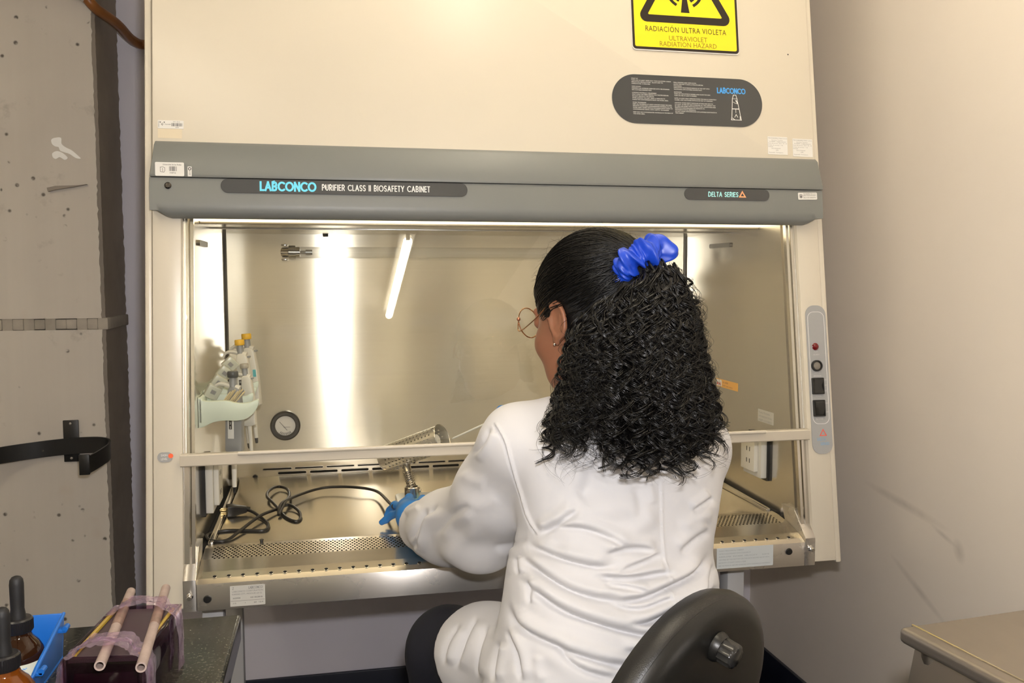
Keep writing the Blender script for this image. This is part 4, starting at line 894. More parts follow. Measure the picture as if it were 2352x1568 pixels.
# ================================================================== left workbench and what stands on it
BZ = .90
def granite():
    m = mat('polished dark granite', (.05, .05, .045), .14, specular_ior_level=.12); t = NT(m); v = t.coord()
    n = t.noise(v, 300, 2, .7); n2 = t.noise(v, 160, 3, .7)
    c = t.ramp(n, [(.42, (.008, .009, .008)), (.56, (.020, .021, .017)), (.68, (.10, .095, .07)), (.80, (.24, .22, .16))])
    t.l(t.mix(t.ramp(n2, [(.4, (0, 0, 0)), (.65, (.5, .5, .5))]), c, (.03, .03, .028)), t.b.inputs['Base Color']); return m
M_gran = granite()
bn = thing('workbench', (-1.0, -.95, 0), 'left workbench with a polished dark speckled granite top', 'workbench')
obj('granite_top', prism(BM(), rrect(-1.75, -1.42, -.468, -.577, .004, 2), BZ-.032, BZ, None, .003), M_gran, bn)
obj('bench_body', box(BM(), (-1.72, -1.38, .08), (-.50, -.60, BZ-.0325), b=.003), plain('pale grey bench laminate', (.55, .55, .53), .5), bn)
for x in (-1.68, -1.10, -.54): obj('bench_foot', cyl(BM(), (x, -.95, 0), (x, -.95, .081), .025, n=16), M_black, bn)
# blue parts bin
M_blue = plain('blue polypropylene', (.012, .13, .48), .35, .04, 6)
B0 = Vector((-0.6376, -0.6643, 0.9000)); 
bi = thing('parts_bin', (B0.x-.07, B0.y-.07, BZ), 'blue plastic open fronted bin holding the dropper bottles', 'bin')
xR, xL, yB, yF = B0.x, B0.x - .105, B0.y, B0.y - .150
def binwall(name, P, th):                           # vertical wall polygon, extruded by vector th
    bm = BM(); A = [bm.verts.new(p) for p in P]; B = [bm.verts.new(Vector(p) + Vector(th)) for p in P]; n = len(P)
    bm.faces.new(A[::-1]); bm.faces.new(B)
    for i in range(n): bm.faces.new((A[i], A[(i+1) % n], B[(i+1) % n], B[i]))
    bmesh.ops.recalc_face_normals(bm, faces=bm.faces); bev(bm, .0008, 2, 50); return obj(name, bm, M_blue, bi)
hb_, hf = .0485, .026
binwall('back_wall', [(xL, yB, BZ+.0025), (xR, yB, BZ+.0025), (xR+.003, yB, BZ+hb_), (xL-.003, yB, BZ+hb_)], (0, -.002, 0))
for s, x in ((1, xR), (-1, xL)):
    binwall('side_wall', [(x, yF, BZ+.0025), (x, yB-.002, BZ+.0025), (x+s*.003, yB-.002, BZ+hb_), (x+s*.003, yB-.010, BZ+hb_-.001), (x+s*.002, yF+.062, BZ+hf+.004), (x+s*.002, yF+.05, BZ+hf), (x+s*.002, yF, BZ+hf)], (-s*.002, 0, 0))
binwall('front_wall', [(xL, yF, BZ+.0025), (xR, yF, BZ+.0025), (xR+.002, yF, BZ+hf), (xL-.002, yF, BZ+hf)], (0, .002, 0))
obj('bin_floor', box(BM(), (xL, yF, BZ+.0002), (xR, yB, BZ+.0026)), M_blue, bi)
bm = BM(); tube(bm, [(xR+.003, yB-.002, BZ+hb_), (xR+.0035, yB-.010, BZ+hb_-.001), (xR+.0025, yF+.060, BZ+hf+.003), (xR+.0025, yF+.050, BZ+hf), (xR+.002, yF, BZ+hf), (xL-.002, yF, BZ+hf)], .0018, 8); obj('rim_bead', bm, M_blue, bi)
for y, z in ((yB-.016, BZ+hb_-.010), (yF+.058, BZ+hf+.002)):
    bm = BM(); box(bm, (xR, y-.005, z-.004), (xR+.010, y+.005, z), b=.001); cyl(bm, (xR+.0085, y-.005, z), (xR+.0085, y+.005, z), .0028, n=10, bv=.0006); obj('stacking_lug', bm, M_blue, bi)
M_amber = bpy.data.materials.new('amber glass'); M_amber.use_nodes = True
_b = M_amber.node_tree.nodes['Principled BSDF']; _b.inputs['Base Color'].default_value = (.28, .075, .008, 1); _b.inputs['Roughness'].default_value = .06; _b.inputs['Transmission Weight'].default_value = .55; _b.inputs['IOR'].default_value = 1.5
M_amberd = plain('dark filled amber glass', (.022, .008, .003), .06, .1)
M_rub = plain('black rubber bulb', (.0065, .0063, .007), .6, .1, 12, .1, 500)
M_capbl = plain('black bakelite', (.014, .013, .014), .3)
def bottle(top, R, scale, glassm, lab, labcol, H):
    """dropper bottle: top = centre of the bulb's top; body radius R; stands at the bin's floor"""
    top = Vector(top); zb = BZ + .0027; t = thing('dropper_bottle', (top.x, top.y, zb), lab, 'bottle', 'amber dropper bottles in the blue bin')
    T = Matrix.Translation((top.x, top.y, zb)); h = top.z - zb; k = scale
    zc = h - .0265*k*1.55                                 # top of the cap
    zs = zc - .0135*k
    body = [(0, .001), (R*.9, 0), (R, .003), (R, zs - .022*k), (R*.97, zs - .018*k), (R*.80, zs - .011*k), (R*.56, zs - .005*k), (R*.50, zs - .001*k), (R*.50, zs + .002), (0, zs + .002)]
    bd = obj('glass_body', lathe(BM(), body, T, 36), glassm, t, 50)
    bm = BM(); capo = [(0, zs), (.0122*k, zs), (.0128*k, zs + .001), (.0128*k, zc - .0015), (.0115*k, zc), (.0, zc)]; lathe(bm, capo, T, 40); cp_ = obj('screw_cap', bm, M_capbl, t)
    bm = BM()
    for i in range(40):
        a = 2*PI*i/40; c = Vector((top.x + .0128*k*math.cos(a), top.y + .0128*k*math.sin(a), 0)); cyl(bm, (c.x, c.y, zb+zs+.0015), (c.x, c.y, zb+zc-.002), .0005*k, n=5)
    o = obj('cap_ribs', bm, M_capbl, cp_); o['kind'] = 'stuff'
    obj('rubber_bulb', lathe(BM(), [(.0070*k, zc - .001), (.0068*k, zc + .004*k), (.0060*k, zc + .009*k), (.0062*k, zc + .015*k), (.0064*k, h - .008*k), (.0058*k, h - .0035*k), (.0040*k, h - .001*k), (.0018*k, h), (0, h)], T, 24), M_rub, t)
    bm = BM(); z0, z1 = .012, zs - .026*k
    rows = [[bm.verts.new((top.x + (R+.0005)*math.cos(a), top.y + (R+.0005)*math.sin(a), zb + z)) for a in np.linspace(-2.9, .6, 26)] for z in (z0, z1)]
    for i in range(25): bm.faces.new((rows[0][i], rows[0][i+1], rows[1][i+1], rows[1][i]))
    lb_ = obj('paper_label', bm, plain('bottle label paper', labcol, .6, .06, 30), t)
    bm = BM()
    for i, wl in enumerate((.9, .6, .75)):
        z = z1 - .004 - .005*i; tube(bm, [Vector((top.x + (R+.0008)*math.cos(a), top.y + (R+.0008)*math.sin(a), zb + z + .0008*math.sin(a*60))) for a in np.linspace(-1.9, -1.9+wl, 40)], .0003, 4)
    obj('handwriting', bm, M_blueink, lb_)
    return t
bottle((-0.6593, -0.7237, 1.0094), .0215, 1.0, M_amberd, 'amber dropper bottle at the back of the blue bin, dark filled, black bulb', (.66, .66, .52), 0)
bottle((-0.6478, -0.7981, 1.0055), .0245, 1.02, M_amber, 'amber dropper bottle at the front of the blue bin with white label', (.70, .68, .66), 0)

# stain box bound with film, two tubes across its top
ZT = .968
cA, cB, cC = Vector((-0.5759, -0.7095, 0.9660)), Vector((-0.5102, -0.7175, 0.9660)), Vector((-0.5685, -0.8038, 0.9660))
sx = (cB - cA).normalized(); sx.z = 0; sx.normalize(); sy = Vector((-sx.y, sx.x, 0)); sw = (cB-cA).length; sd = .122
sb = thing('stain_box', (cA.x + sx.x*sw/2, cA.y - sy.y*sd/2, BZ), 'purple stained clear box bound with plastic film, two tubes on top', 'box')
Mb = Matrix(((sx.x, sy.x, 0, cA.x), (sx.y, sy.y, 0, cA.y), (0, 0, 1, BZ), (0, 0, 0, 1)))
M_stain = plain('dark purple brown stain', (.035, .012, .016), .22, .5, 18)
M_pfilm = glass('purple tinted acrylic', 1.5, (.62, .48, .60), .05)
obj('stain_block', box(BM(), (.005, -sd+.005, .002), (sw-.005, -.005, .052), Mb, b=.004), M_stain, sb)
bm = BM()
for lo, hi in (((0, -sd, .0005), (.003, 0, ZT-BZ)), ((sw-.003, -sd, .0005), (sw, 0, ZT-BZ)), ((.003, -.003, .0005), (sw-.003, 0, ZT-BZ)), ((.003, -sd, .0005), (sw-.003, -sd+.003, ZT-BZ))):
    obj('box_wall', box(BM(), lo, hi, Mb, .0006), M_pfilm, sb)
obj('box_lid', box(BM(), (.003, -sd+.003, ZT-BZ-.006), (sw-.003, -.003, ZT-BZ-.003), Mb), mat('frosted mauve lid', (.075, .048, .055), .3, transmission_weight=.3), sb)
for x, y in ((.004, -.012), (sw-.006, -.012)):
    bm = BM(); cyl(bm, Mb @ Vector((x, -.010, ZT-BZ-.002)), Mb @ Vector((x+.002, -sd+.010, ZT-BZ-.002)), .0022, n=8); obj('inner_rod', bm, plain('stained yellow rod', (.30, .20, .03), .4), sb)
M_rod = plain('pale pink stained tube', (.32, .245, .215), .65, .35, 60)
for a, b2, nm in (((-0.5705, -0.6585, 0.9639), (-0.5532, -0.8613, 0.9716), 'left'), ((-0.5343, -0.6658, 0.9675), (-0.5194, -0.8685, 0.9701), 'right')):
    a, b2 = Vector(a), Vector(b2); d = (b2-a).normalized(); x, y, z = frame(d); r0, r1 = .0045, .0031
    bm = BM(); n = 18; rg = [[bm.verts.new(p + (x*math.cos(2*PI*i/n) + y*math.sin(2*PI*i/n))*r) for i in range(n)] for p, r in ((a, r1), (a, r0), (b2, r0), (b2, r1), (b2 - d*.02, r1), (a + d*.02, r1))]
    for A, B in zip(rg[1:5], rg[2:6]):
        for i in range(n): bm.faces.new((A[i], A[(i+1) % n], B[(i+1) % n], B[i]))
    for i in range(n): bm.faces.new((rg[0][i], rg[0][(i+1) % n], rg[1][(i+1) % n], rg[1][i])); bm.faces.new((rg[5][i], rg[5][(i+1) % n], rg[0][(i+1) % n], rg[0][i]))
    bmesh.ops.recalc_face_normals(bm, faces=bm.faces)
    ro = obj('cross_tube', bm, M_rod, sb)
    m_ = a + (b2-a)*.36; bm = BM(); tube(bm, [m_ - d*.036, m_ + d*.036], .0048, 16); obj('stain_band', bm, plain('violet yellow stain', (.20, .125, .10), .5, .6, 90), ro)
def film():
    m = glass('clinging film', 1.55, (.84, .70, .80), .14); t = m.node_tree; o = next(n for n in t.nodes if n.type == 'OUTPUT_MATERIAL'); prev = o.inputs[0].links[0].from_socket
    df = t.nodes.new('ShaderNodeBsdfDiffuse'); df.inputs[0].default_value = (.55, .42, .52, 1); mx = t.nodes.new('ShaderNodeMixShader'); mx.inputs[0].default_value = .16
    t.links.new(prev, mx.inputs[1]); t.links.new(df.outputs[0], mx.inputs[2]); t.links.new(mx.outputs[0], o.inputs[0]); return m
M_film = film()
def film_band(y0, y1, seed, drop):
    r = random.Random(seed); bm = BM(); nu, nv = 60, 12; H_ = ZT - BZ; rows = []
    path = [(-.003, drop), (-.003, H_-.008), (.010, H_+.004), (sw*.30, H_+.011), (sw*.55, H_+.012), (sw*.80, H_+.010), (sw-.008, H_+.003), (sw+.003, H_-.006), (sw+.003, drop)]
    P = spline([(a, 0, z) for a, z in path], 8)
    from mathutils import noise as nz
    for i, p in enumerate(P):
        row = []
        for j in range(nv+1):
            v = j/nv; y = y0 + (y1-y0)*v + .004*nz.noise(Vector((i*.25, seed, 0)))
            w_ = nz.noise(Vector((i*.16, j*.9, seed*3.1)))*.0032 + nz.noise(Vector((i*.5, j*1.7, seed)))*.0014
            row.append(bm.verts.new(Mb @ Vector((p.x + (w_ if p.z < H_-.004 else 0), y, p.z + w_))))
        rows.append(row)
    for A, B in zip(rows[:-1], rows[1:]):
        for k in range(nv): bm.faces.new((A[k], A[k+1], B[k+1], B[k]))
    return obj('film_band', bm, M_film, sb, 80)
film_band(-.030, -.008, 3, .010); film_band(-sd-.004, -sd+.024, 8, .004); film_band(-sd+.006, -sd+.012, 11, .02)

# ================================================================== right steel table
A_ = Vector((0.2641, -0.7723, 0.9000)); B_ = Vector((0.2795, -0.9166, 0.9000)); C_ = Vector((0.4448, -0.7547, 0.9000))
ex = (C_ - A_); ex.z = 0; ex.normalize(); ey = (B_ - A_); ey.z = 0; ey.normalize()
tb = thing('steel_table', (A_ + ex*.3 + ey*.25)*1.0 - Vector((0, 0, .90)), 'scratched stainless steel table with raised edge in the lower right corner', 'table')
Wt, Dt = .60, .52
M_sst = steel('worn steel top', (1, .1, 0), .42, .3, (.37, .33, .285), (60, 4, 60), .2)
def TP(a, b2, z): q = A_ + ex*a + ey*b2; return Vector((q.x, q.y, .90 + z))
def tprism(bm, pts, z0, z1, b=.0):
    t = BM(); L = [[t.verts.new(TP(a, b2, z)) for a, b2 in pts] for z in (z0, z1)]; n = len(pts)
    t.faces.new(L[0][::-1]); t.faces.new(L[1])
    for i in range(n): t.faces.new((L[0][i], L[0][(i+1) % n], L[1][(i+1) % n], L[1][i]))
    bmesh.ops.recalc_face_normals(t, faces=t.faces); bev(t, b, 3, 50); return join(bm, t)
obj('table_top', tprism(BM(), [(0, 0), (Wt, 0), (Wt, Dt), (0, Dt)], -.018, 0, .006), M_sst, tb)
obj('raised_bead', tube(BM(), [TP(.018, .002, .0), TP(.018, Dt-.002, .0)], .0016, 8), mat('bead steel', (.6, .55, .45), .2, 1.0), tb)
M_ssf = mat('dull steel frame', (.40, .37, .33), .4, 1.0)
bm = BM(); a_ = [bm.verts.new(TP(*q)) for q in ((.016, .010, -.018), (.016, Dt-.01, -.018), (-.006, Dt-.01, -.085), (-.006, .018, -.085), (.03, .010, -.018), (.03, Dt-.01, -.018), (.012, Dt-.01, -.085), (.012, .018, -.085))]
for f in ((0, 1, 2, 3), (4, 7, 6, 5), (0, 3, 7, 4), (1, 5, 6, 2), (0, 4, 5, 1), (3, 2, 6, 7)): bm.faces.new([a_[i] for i in f])
bmesh.ops.recalc_face_normals(bm, faces=bm.faces); obj('apron_rail', bm, M_ssf, tb)
for a, b2 in ((.03, .03), (Wt-.03, .03), (.03, Dt-.03), (Wt-.03, Dt-.03)): obj('leg', cyl(BM(), TP(a, b2, -.90), TP(a, b2, -.018), .019, n=20), M_ssf, tb)
obj('lower_shelf', tprism(BM(), [(.02, .03), (Wt-.02, .03), (Wt-.02, Dt-.02), (.02, Dt-.02)], -.18, -.165, .003), plain('dark shelf', (.035, .03, .025), .5), tb)

# ================================================================== chair
CC = Vector((.0850, -.6250, .7160)); az, el = -.975, -.237
cn = Vector((math.cos(el)*math.cos(az), math.cos(el)*math.sin(az), math.sin(el)))
ch = thing('lab_chair', (CC.x - .565*.20, CC.y + .825*.20, 0), 'black lab chair with round padded backrest and rear knob', 'chair')
Mc_ = plane_M(CC, Vector((0, 0, 1)).cross(cn), cn)
M_leath = plain('black leatherette', (.014, .0135, .013), .33, .15, 20, .35, 700)
M_shell = plain('black moulded shell', (.010, .0098, .009), .36, .12, 5, .06, 500)
bk = obj('backrest', lathe(BM(), [(.1795, -.0165), (.1815, -.020), (.1820, -.034), (.176, -.048), (.155, -.058), (.10, -.062), (0, -.063)], Mc_, 64), M_leath, ch)
obj('backrest_shell', lathe(BM(), [(0, .004), (.09, .004), (.135, .0035), (.155, .001), (.169, -.004), (.177, -.0105), (.1800, -.0160), (.1785, -.018), (.10, -.03), (0, -.03)], Mc_, 64), M_shell, ch)
kp = Vector((0.1176, -0.6886, 0.8358)); kl = Mc_.inverted() @ kp
kb = obj('knob_boss', lathe(BM(), [(0, .010), (.016, .010), (.019, .004), (.019, .0)], Mc_ @ Matrix.Translation((kl.x, kl.y, .003)), 24), M_shell, ch)
bm = BM(); prof = [(.0145 + (.0016 if i % 2 else -.0004)) for i in range(24)]
rows = [[bm.verts.new((prof[i]*k*math.cos(2*PI*i/24), prof[i]*k*math.sin(2*PI*i/24), z)) for i in range(24)] for z, k in ((.010, .92), (.014, 1), (.027, 1), (.031, .93), (.0325, .8))]
for A, B in zip(rows[:-1], rows[1:]):
    for k in range(24): bm.faces.new((A[k], A[(k+1) % 24], B[(k+1) % 24], B[k]))
bm.faces.new(rows[-1]); bm.faces.new(rows[0][::-1]); bm.transform(Mc_ @ Matrix.Translation((kl.x, kl.y, .0))); bmesh.ops.recalc_face_normals(bm, faces=bm.faces)
obj('adjust_knob', bm, plain('glossy knob', (.03, .029, .027), .2), ch, 50)
sc = Vector((ch.location.x, ch.location.y, .62))
obj('seat', lathe(BM(), [(0, .0), (.15, -.002), (.185, -.012), (.195, -.03), (.190, -.055), (.17, -.07), (0, -.075)], Matrix.Translation(sc), 48), M_leath, ch)
low = CC + cn*.012 - Vector((0, 0, .15)); 
obj('back_bar', strap(BM(), [CC + cn*.006 + Vector((.02, .03, -.02)) - cn*.0, CC + cn*.010 - Vector((0, 0, .12)), low + cn*.02 - Vector((0, 0, .12)), sc + Vector((.14, -.19, -.10)), sc + Vector((.0, 0, -.085))], .05, .008) if False else tube(BM(), spline([CC + cn*.004 - Vector((0, 0, .10)), CC + cn*.03 - Vector((0, 0, .19)), sc + Vector((.125, -.18, -.10)), sc + Vector((0.0, 0, -.088))], 8), 1, flat=(.05, .012), up=(.825, .565, 0)), M_shell, ch)
obj('gas_column', cyl(BM(), (sc.x, sc.y, .12), (sc.x, sc.y, .55), .022, .026, n=20), M_black, ch)
for k in range(5):
    a = 2*PI*k/5 + .3; e = Vector((sc.x + .28*math.cos(a), sc.y + .28*math.sin(a), .06))
    l_ = obj('base_leg', tube(BM(), [(sc.x, sc.y, .115), (sc.x + .14*math.cos(a), sc.y + .14*math.sin(a), .095), e], [.026, .022, .017], 10), M_black, ch)
    obj('glide', cyl(BM(), (e.x, e.y, 0), (e.x, e.y, .06), .022, .014, n=14, bv=.003), M_black, l_)
# ================================================================== the seated woman
# implicit shapes on a (possibly uneven) grid, meshed with surface nets
f32 = np.float32
def smin(a, b, k):
    h = np.clip(.5 + .5*(b - a)/k, 0, 1); return b + (a - b)*h - k*h*(1 - h)
def smax(a, b, k): return -smin(-a, -b, k)
class Grid:
    def __init__(s, xs, ys, zs): s.xs, s.ys, s.zs = (np.asarray(q, f32) for q in (xs, ys, zs)); s.X, s.Y, s.Z = s.xs[:, None, None], s.ys[None, :, None], s.zs[None, None, :]
    def cone(s, a, b, ra, rb):
        """tapered capsule"""
        a = np.array(a, f32); b = np.array(b, f32); d = b - a; L2 = float(d @ d)
        t = np.clip(((s.X-a[0])*d[0] + (s.Y-a[1])*d[1] + (s.Z-a[2])*d[2])/L2, 0, 1)
        q = (s.X-a[0]-t*d[0])**2 + (s.Y-a[1]-t*d[1])**2 + (s.Z-a[2]-t*d[2])**2
        return np.sqrt(q) - (ra + (rb-ra)*t)
    def ell(s, c, r, M=None):
        X, Y, Z = s.X-c[0], s.Y-c[1], s.Z-c[2]
        if M is not None:
            M = np.asarray(M, f32); X, Y, Z = X*M[0, 0]+Y*M[1, 0]+Z*M[2, 0], X*M[0, 1]+Y*M[1, 1]+Z*M[2, 1], X*M[0, 2]+Y*M[1, 2]+Z*M[2, 2]
        k0 = np.sqrt((X/r[0])**2 + (Y/r[1])**2 + (Z/r[2])**2); k1 = np.sqrt((X/r[0]**2)**2 + (Y/r[1]**2)**2 + (Z/r[2]**2)**2)
        return k0*(k0-1)/np.maximum(k1, 1e-6)
    def half(s, p, n): return (s.X-p[0])*n[0] + (s.Y-p[1])*n[1] + (s.Z-p[2])*n[2]
    def chain(s, P, R, k=.02):
        d = None
        for (a, b, ra, rb) in zip(P[:-1], P[1:], R[:-1], R[1:]):
            q = s.cone(a, b, ra, rb); d = q if d is None else smin(d, q, k)
        return d
    def loft(s, rows):
        """upright body of elliptical sections: rows of (z, cx, cy, a, b, yaw)"""
        rows = sorted(rows); zr = [r[0] for r in rows]; I = lambda i: np.interp(s.zs, zr, [r[i] for r in rows]).astype(f32)[None, None, :]
        def sm(q, n=3):
            for _ in range(n): q = np.concatenate([q[..., :1], (q[..., :-2] + 2*q[..., 1:-1] + q[..., 2:])/4, q[..., -1:]], -1)
            return q
        cx, cy, a, b, w_ = (sm(I(i), 12) for i in range(1, 6)); X, Y = s.X-cx, s.Y-cy; c, t = np.cos(w_), np.sin(w_)
        U, V_ = X*c + Y*t, -X*t + Y*c; k0 = (np.abs(U/a)**2.3 + np.abs(V_/b)**2.3)**(1/2.3)
        d = (k0-1)*np.minimum(a, b)
        return np.maximum(d, np.maximum(s.Z-zr[-1], zr[0]-s.Z))
    def mesh(s, D, relax=0):
        D = np.ascontiguousarray(np.broadcast_to(D, (len(s.xs), len(s.ys), len(s.zs))), f32); sg = D < 0
        c = np.zeros(tuple(q-1 for q in D.shape), np.uint8); sl = lambda o, n: slice(o, n-1+o)
        nx, ny, nz = D.shape; offs = [(i, j, k) for i in (0, 1) for j in (0, 1) for k in (0, 1)]
        for o in offs: c += sg[sl(o[0], nx), sl(o[1], ny), sl(o[2], nz)]
        cell = np.argwhere((c > 0) & (c < 8)); ids = -np.ones(c.shape, np.int64); ids[tuple(cell.T)] = np.arange(len(cell))
        v = {o: D[cell[:, 0]+o[0], cell[:, 1]+o[1], cell[:, 2]+o[2]] for o in offs}; acc = np.zeros((len(cell), 3)); cnt = np.zeros(len(cell))
        for a in offs:
            for ax_ in range(3):
                if a[ax_]: continue
                b = tuple(1 if i == ax_ else a[i] for i in range(3)); m = (v[a] < 0) != (v[b] < 0)
                t = np.where(m, v[a]/np.where(m, v[a]-v[b], 1), 0); p = np.array(a, float)[None].repeat(len(cell), 0); p[:, ax_] += t
                acc += np.where(m[:, None], p, 0); cnt += m
        P = acc/cnt[:, None]; V = np.empty_like(P)
        for i, g in enumerate((s.xs, s.ys, s.zs)): V[:, i] = g[cell[:, i]] + P[:, i]*(g[cell[:, i]+1]-g[cell[:, i]])
        F = []
        for ax_ in range(3):
            o = [0, 0, 0]; o[ax_] = 1; A = sg[:nx-o[0], :ny-o[1], :nz-o[2]]; B = sg[o[0]:, o[1]:, o[2]:]
            u, w_ = [i for i in range(3) if i != ax_]
            e = np.argwhere(A != B); e = e[(e[:, u] > 0) & (e[:, w_] > 0)]; e = e[(e[:, u] < D.shape[u]-1) & (e[:, w_] < D.shape[w_]-1)]
            q = []
            for du_, dw in ((-1, -1), (0, -1), (0, 0), (-1, 0)):
                ee = e.copy(); ee[:, u] += du_; ee[:, w_] += dw; q.append(ids[tuple(ee.T)])
            q = np.stack(q, 1); fl = A[tuple(e.T)] if ax_ != 1 else ~A[tuple(e.T)]
            q[~fl] = q[~fl][:, ::-1]; F.append(q)
        F = np.concatenate(F); F = F[(F >= 0).all(1)]
        for _ in range(relax): V = laplace(V, F, .5)
        return V, F
def laplace(V, F, k):
    S = np.zeros_like(V); C = np.zeros(len(V))
    for i in range(4):
        a, b = F[:, i], F[:, (i+1) % 4]
        np.add.at(S, a, V[b]); np.add.at(C, a, 1); np.add.at(S, b, V[a]); np.add.at(C, b, 1)
    return V + k*(S/np.maximum(C, 1)[:, None] - V)
def subdiv(V, F):
    E = np.concatenate([np.sort(F[:, [i, (i+1) % 4]], 1) for i in range(4)]); U, inv = np.unique(E, axis=0, return_inverse=True); inv = inv.reshape(4, -1).T
    n, m = len(V), len(U); V2 = np.concatenate([V, (V[U[:, 0]]+V[U[:, 1]])/2, V[F].mean(1)]); e = inv + n; c = np.arange(len(F)) + n + m
    return V2, np.concatenate([np.stack([F[:, i], e[:, i], c, e[:, i-1]], 1) for i in range(4)])
def normals(V, F):
    N = np.zeros_like(V); q = np.cross(V[F[:, 2]]-V[F[:, 0]], V[F[:, 3]]-V[F[:, 1]])
    for i in range(4): np.add.at(N, F[:, i], q)
    return N/np.maximum(np.linalg.norm(N, axis=1), 1e-9)[:, None]
def ax_grid(lo, hi, h, fine=()):
    """grid coordinates lo..hi with step h, refined to (a, b, step) ranges"""
    out = [lo]
    while out[-1] < hi:
        x = out[-1]; st = h
        for a, b, q in fine:
            if a <= x < b: st = min(st, q)
            elif x < a < x + st: st = max(q, (a - x))
        out.append(x + st)
    return out
_cr, _cu, _cf = (np.array(q) for q in (_r, _u, _f)); _cc = np.array(CAM)
def uv_of(V):
    """garment pattern coordinates: the back of the coat laid flat as seen from behind"""
    d = V - _cc; z = d @ _cf; return np.stack([1176 + 2017.1*(d @ _cr)/z, 784 - 2017.1*(d @ _cu)/z], 1)
def seg_dist(Q, P):
    """signed distance and arc fraction from points Q to polyline P"""
    best = np.full(len(Q), 1e9); sd = np.zeros(len(Q)); fr = np.zeros(len(Q)); P = np.array(P, float); L = np.linalg.norm(np.diff(P, axis=0), axis=1); T = L.sum(); acc = 0
    for a, b, l in zip(P[:-1], P[1:], L):
        d = (b-a)/l; t = np.clip((Q-a) @ d, 0, l); r = Q - a - t[:, None]*d; q = np.linalg.norm(r, axis=1); m = q < best
        cr = d[0]*(Q[:, 1]-a[1]) - d[1]*(Q[:, 0]-a[0]); best[m] = q[m]; sd[m] = np.where(cr > 0, q, -q)[m]; fr[m] = ((acc+t)/T)[m]; acc += l
    return sd, fr
def smooth2(P, n=5): return [(q.x, q.y) for q in spline([(a, b, 0) for a, b in P], n)]
def folds(V, N, UV, specs, vis=None):
    vis = (N @ -_cf > -.15) if vis is None else vis
    out = np.zeros(len(V))
    for P, A, w_, kind in specs:
        P = smooth2(P); A, w_ = (A, w_) if kind == 's' else (A*1.35, w_*1.22); lo = np.min(P, 0) - 4*w_; hi = np.max(P, 0) + 4*w_; m = vis & (UV > lo).all(1) & (UV < hi).all(1)
        if not m.any(): continue
        s_, t = seg_dist(UV[m], P); tap = np.clip(np.minimum(t/.22, (1-t)/.22), 0, 1); tap = tap*tap*(3-2*tap)
        if kind == 'c': g = .9*np.exp(-((s_+w_*.9)/(w_*.95))**2) - 1.0*np.exp(-((s_-w_*.15)/(w_*.42))**2) + .25*np.exp(-((s_-w_*1.5)/w_)**2)   # crease: roll above, sharp valley
        elif kind == 's': g = np.exp(-(s_/(w_*.5))**2) - .6*np.exp(-((s_-w_)/(w_*.4))**2); tap = np.clip(np.minimum(t/.04, (1-t)/.04), 0, 1)        # stitched seam
        else: g = np.exp(-(s_/w_)**2)                                                                                                                      # soft ridge
        out[m] += A*tap*g
    return V + N*out[:, None]

# ---- joints (metres, world)
pv = np.array((0.0500, -0.4356, 0.7439)); neck = np.array((0.0751, -0.3678, 1.1042))
shL, elL, wrL = np.array((-0.0847, -0.3492, 1.0450)), np.array((-0.1145, -0.1926, 0.8637)), np.array((-0.1969, 0.0462, 0.8152))
shR, elR, wrR = np.array((0.1952, -0.3473, 1.0291)), np.array((0.2419, -0.1065, 0.8862)), np.array((0.0751, 0.0892, 0.9837))
hipL, knL = np.array((-0.0368, -0.4141, 0.7214)), np.array((-0.1634, -0.1376, 0.6416)); hipR, knR = np.array((0.1498, -0.4167, 0.7267)), np.array((0.2934, -0.1553, 0.6507))
anL = np.array([knL[0]-.01, knL[1]+.02, .09]); anR = np.array([knR[0]+.02, knR[1]+.02, .09])
PSI = .13                                           # the torso is turned slightly to the left
hc = np.array((0.0306, -0.3489, 1.2330))                   # head centre, between the ears
hy, hp = .50, -.25
_F = np.array([-math.sin(hy)*math.cos(hp), math.cos(hy)*math.cos(hp), math.sin(hp)]); _R = np.array([math.cos(hy), math.sin(hy), 0.]); _U = np.cross(_R, _F)
HM = np.stack([_R, _F, _U], 1)                      # head axes in columns
def hl(x, y, z): return hc + HM @ np.array([x, y, z])
woman = thing('person', (float(pv[0]), float(pv[1]), 0.0), 'seated woman in white lab coat and blue gloves, seen from behind, long curly black hair', 'person')

# ---- left hand resting on the steriliser base, right hand holding the loop
def hand(knuckles_tips, palm, wr):
    return knuckles_tips, palm, wr
LH = dict(wrist=wrL, palm=[np.array((-0.2046, 0.0893, 0.8212)), np.array((-0.2094, 0.1316, 0.8262))],
    fingers=[[(-0.1870, 0.1427, 0.8311), (-0.1748, 0.1731, 0.8338), (-0.1773, 0.2034, 0.8207), (-0.1847, 0.2140, 0.8052)], [(-0.2020, 0.1540, 0.8309), (-0.2015, 0.1889, 0.8340), (-0.2057, 0.2155, 0.8211), (-0.2107, 0.2236, 0.8061)],
             [(-0.2183, 0.1518, 0.8251), (-0.2317, 0.1871, 0.8204), (-0.2409, 0.2012, 0.8061), (-0.2475, 0.1997, 0.7957)], [(-0.2266, 0.1376, 0.8166), (-0.2392, 0.1600, 0.8077), (-0.2511, 0.1718, 0.7952), (-0.2599, 0.1752, 0.7892)]],
    thumb=[(-0.1920, 0.0938, 0.8210), (-0.1753, 0.1195, 0.8275), (-0.1625, 0.1377, 0.8329), (-0.1523, 0.1480, 0.8352)], fr=[.0088, .0090, .0086, .0076])
tipR = np.array((0.0089, 0.1362, 1.0164))
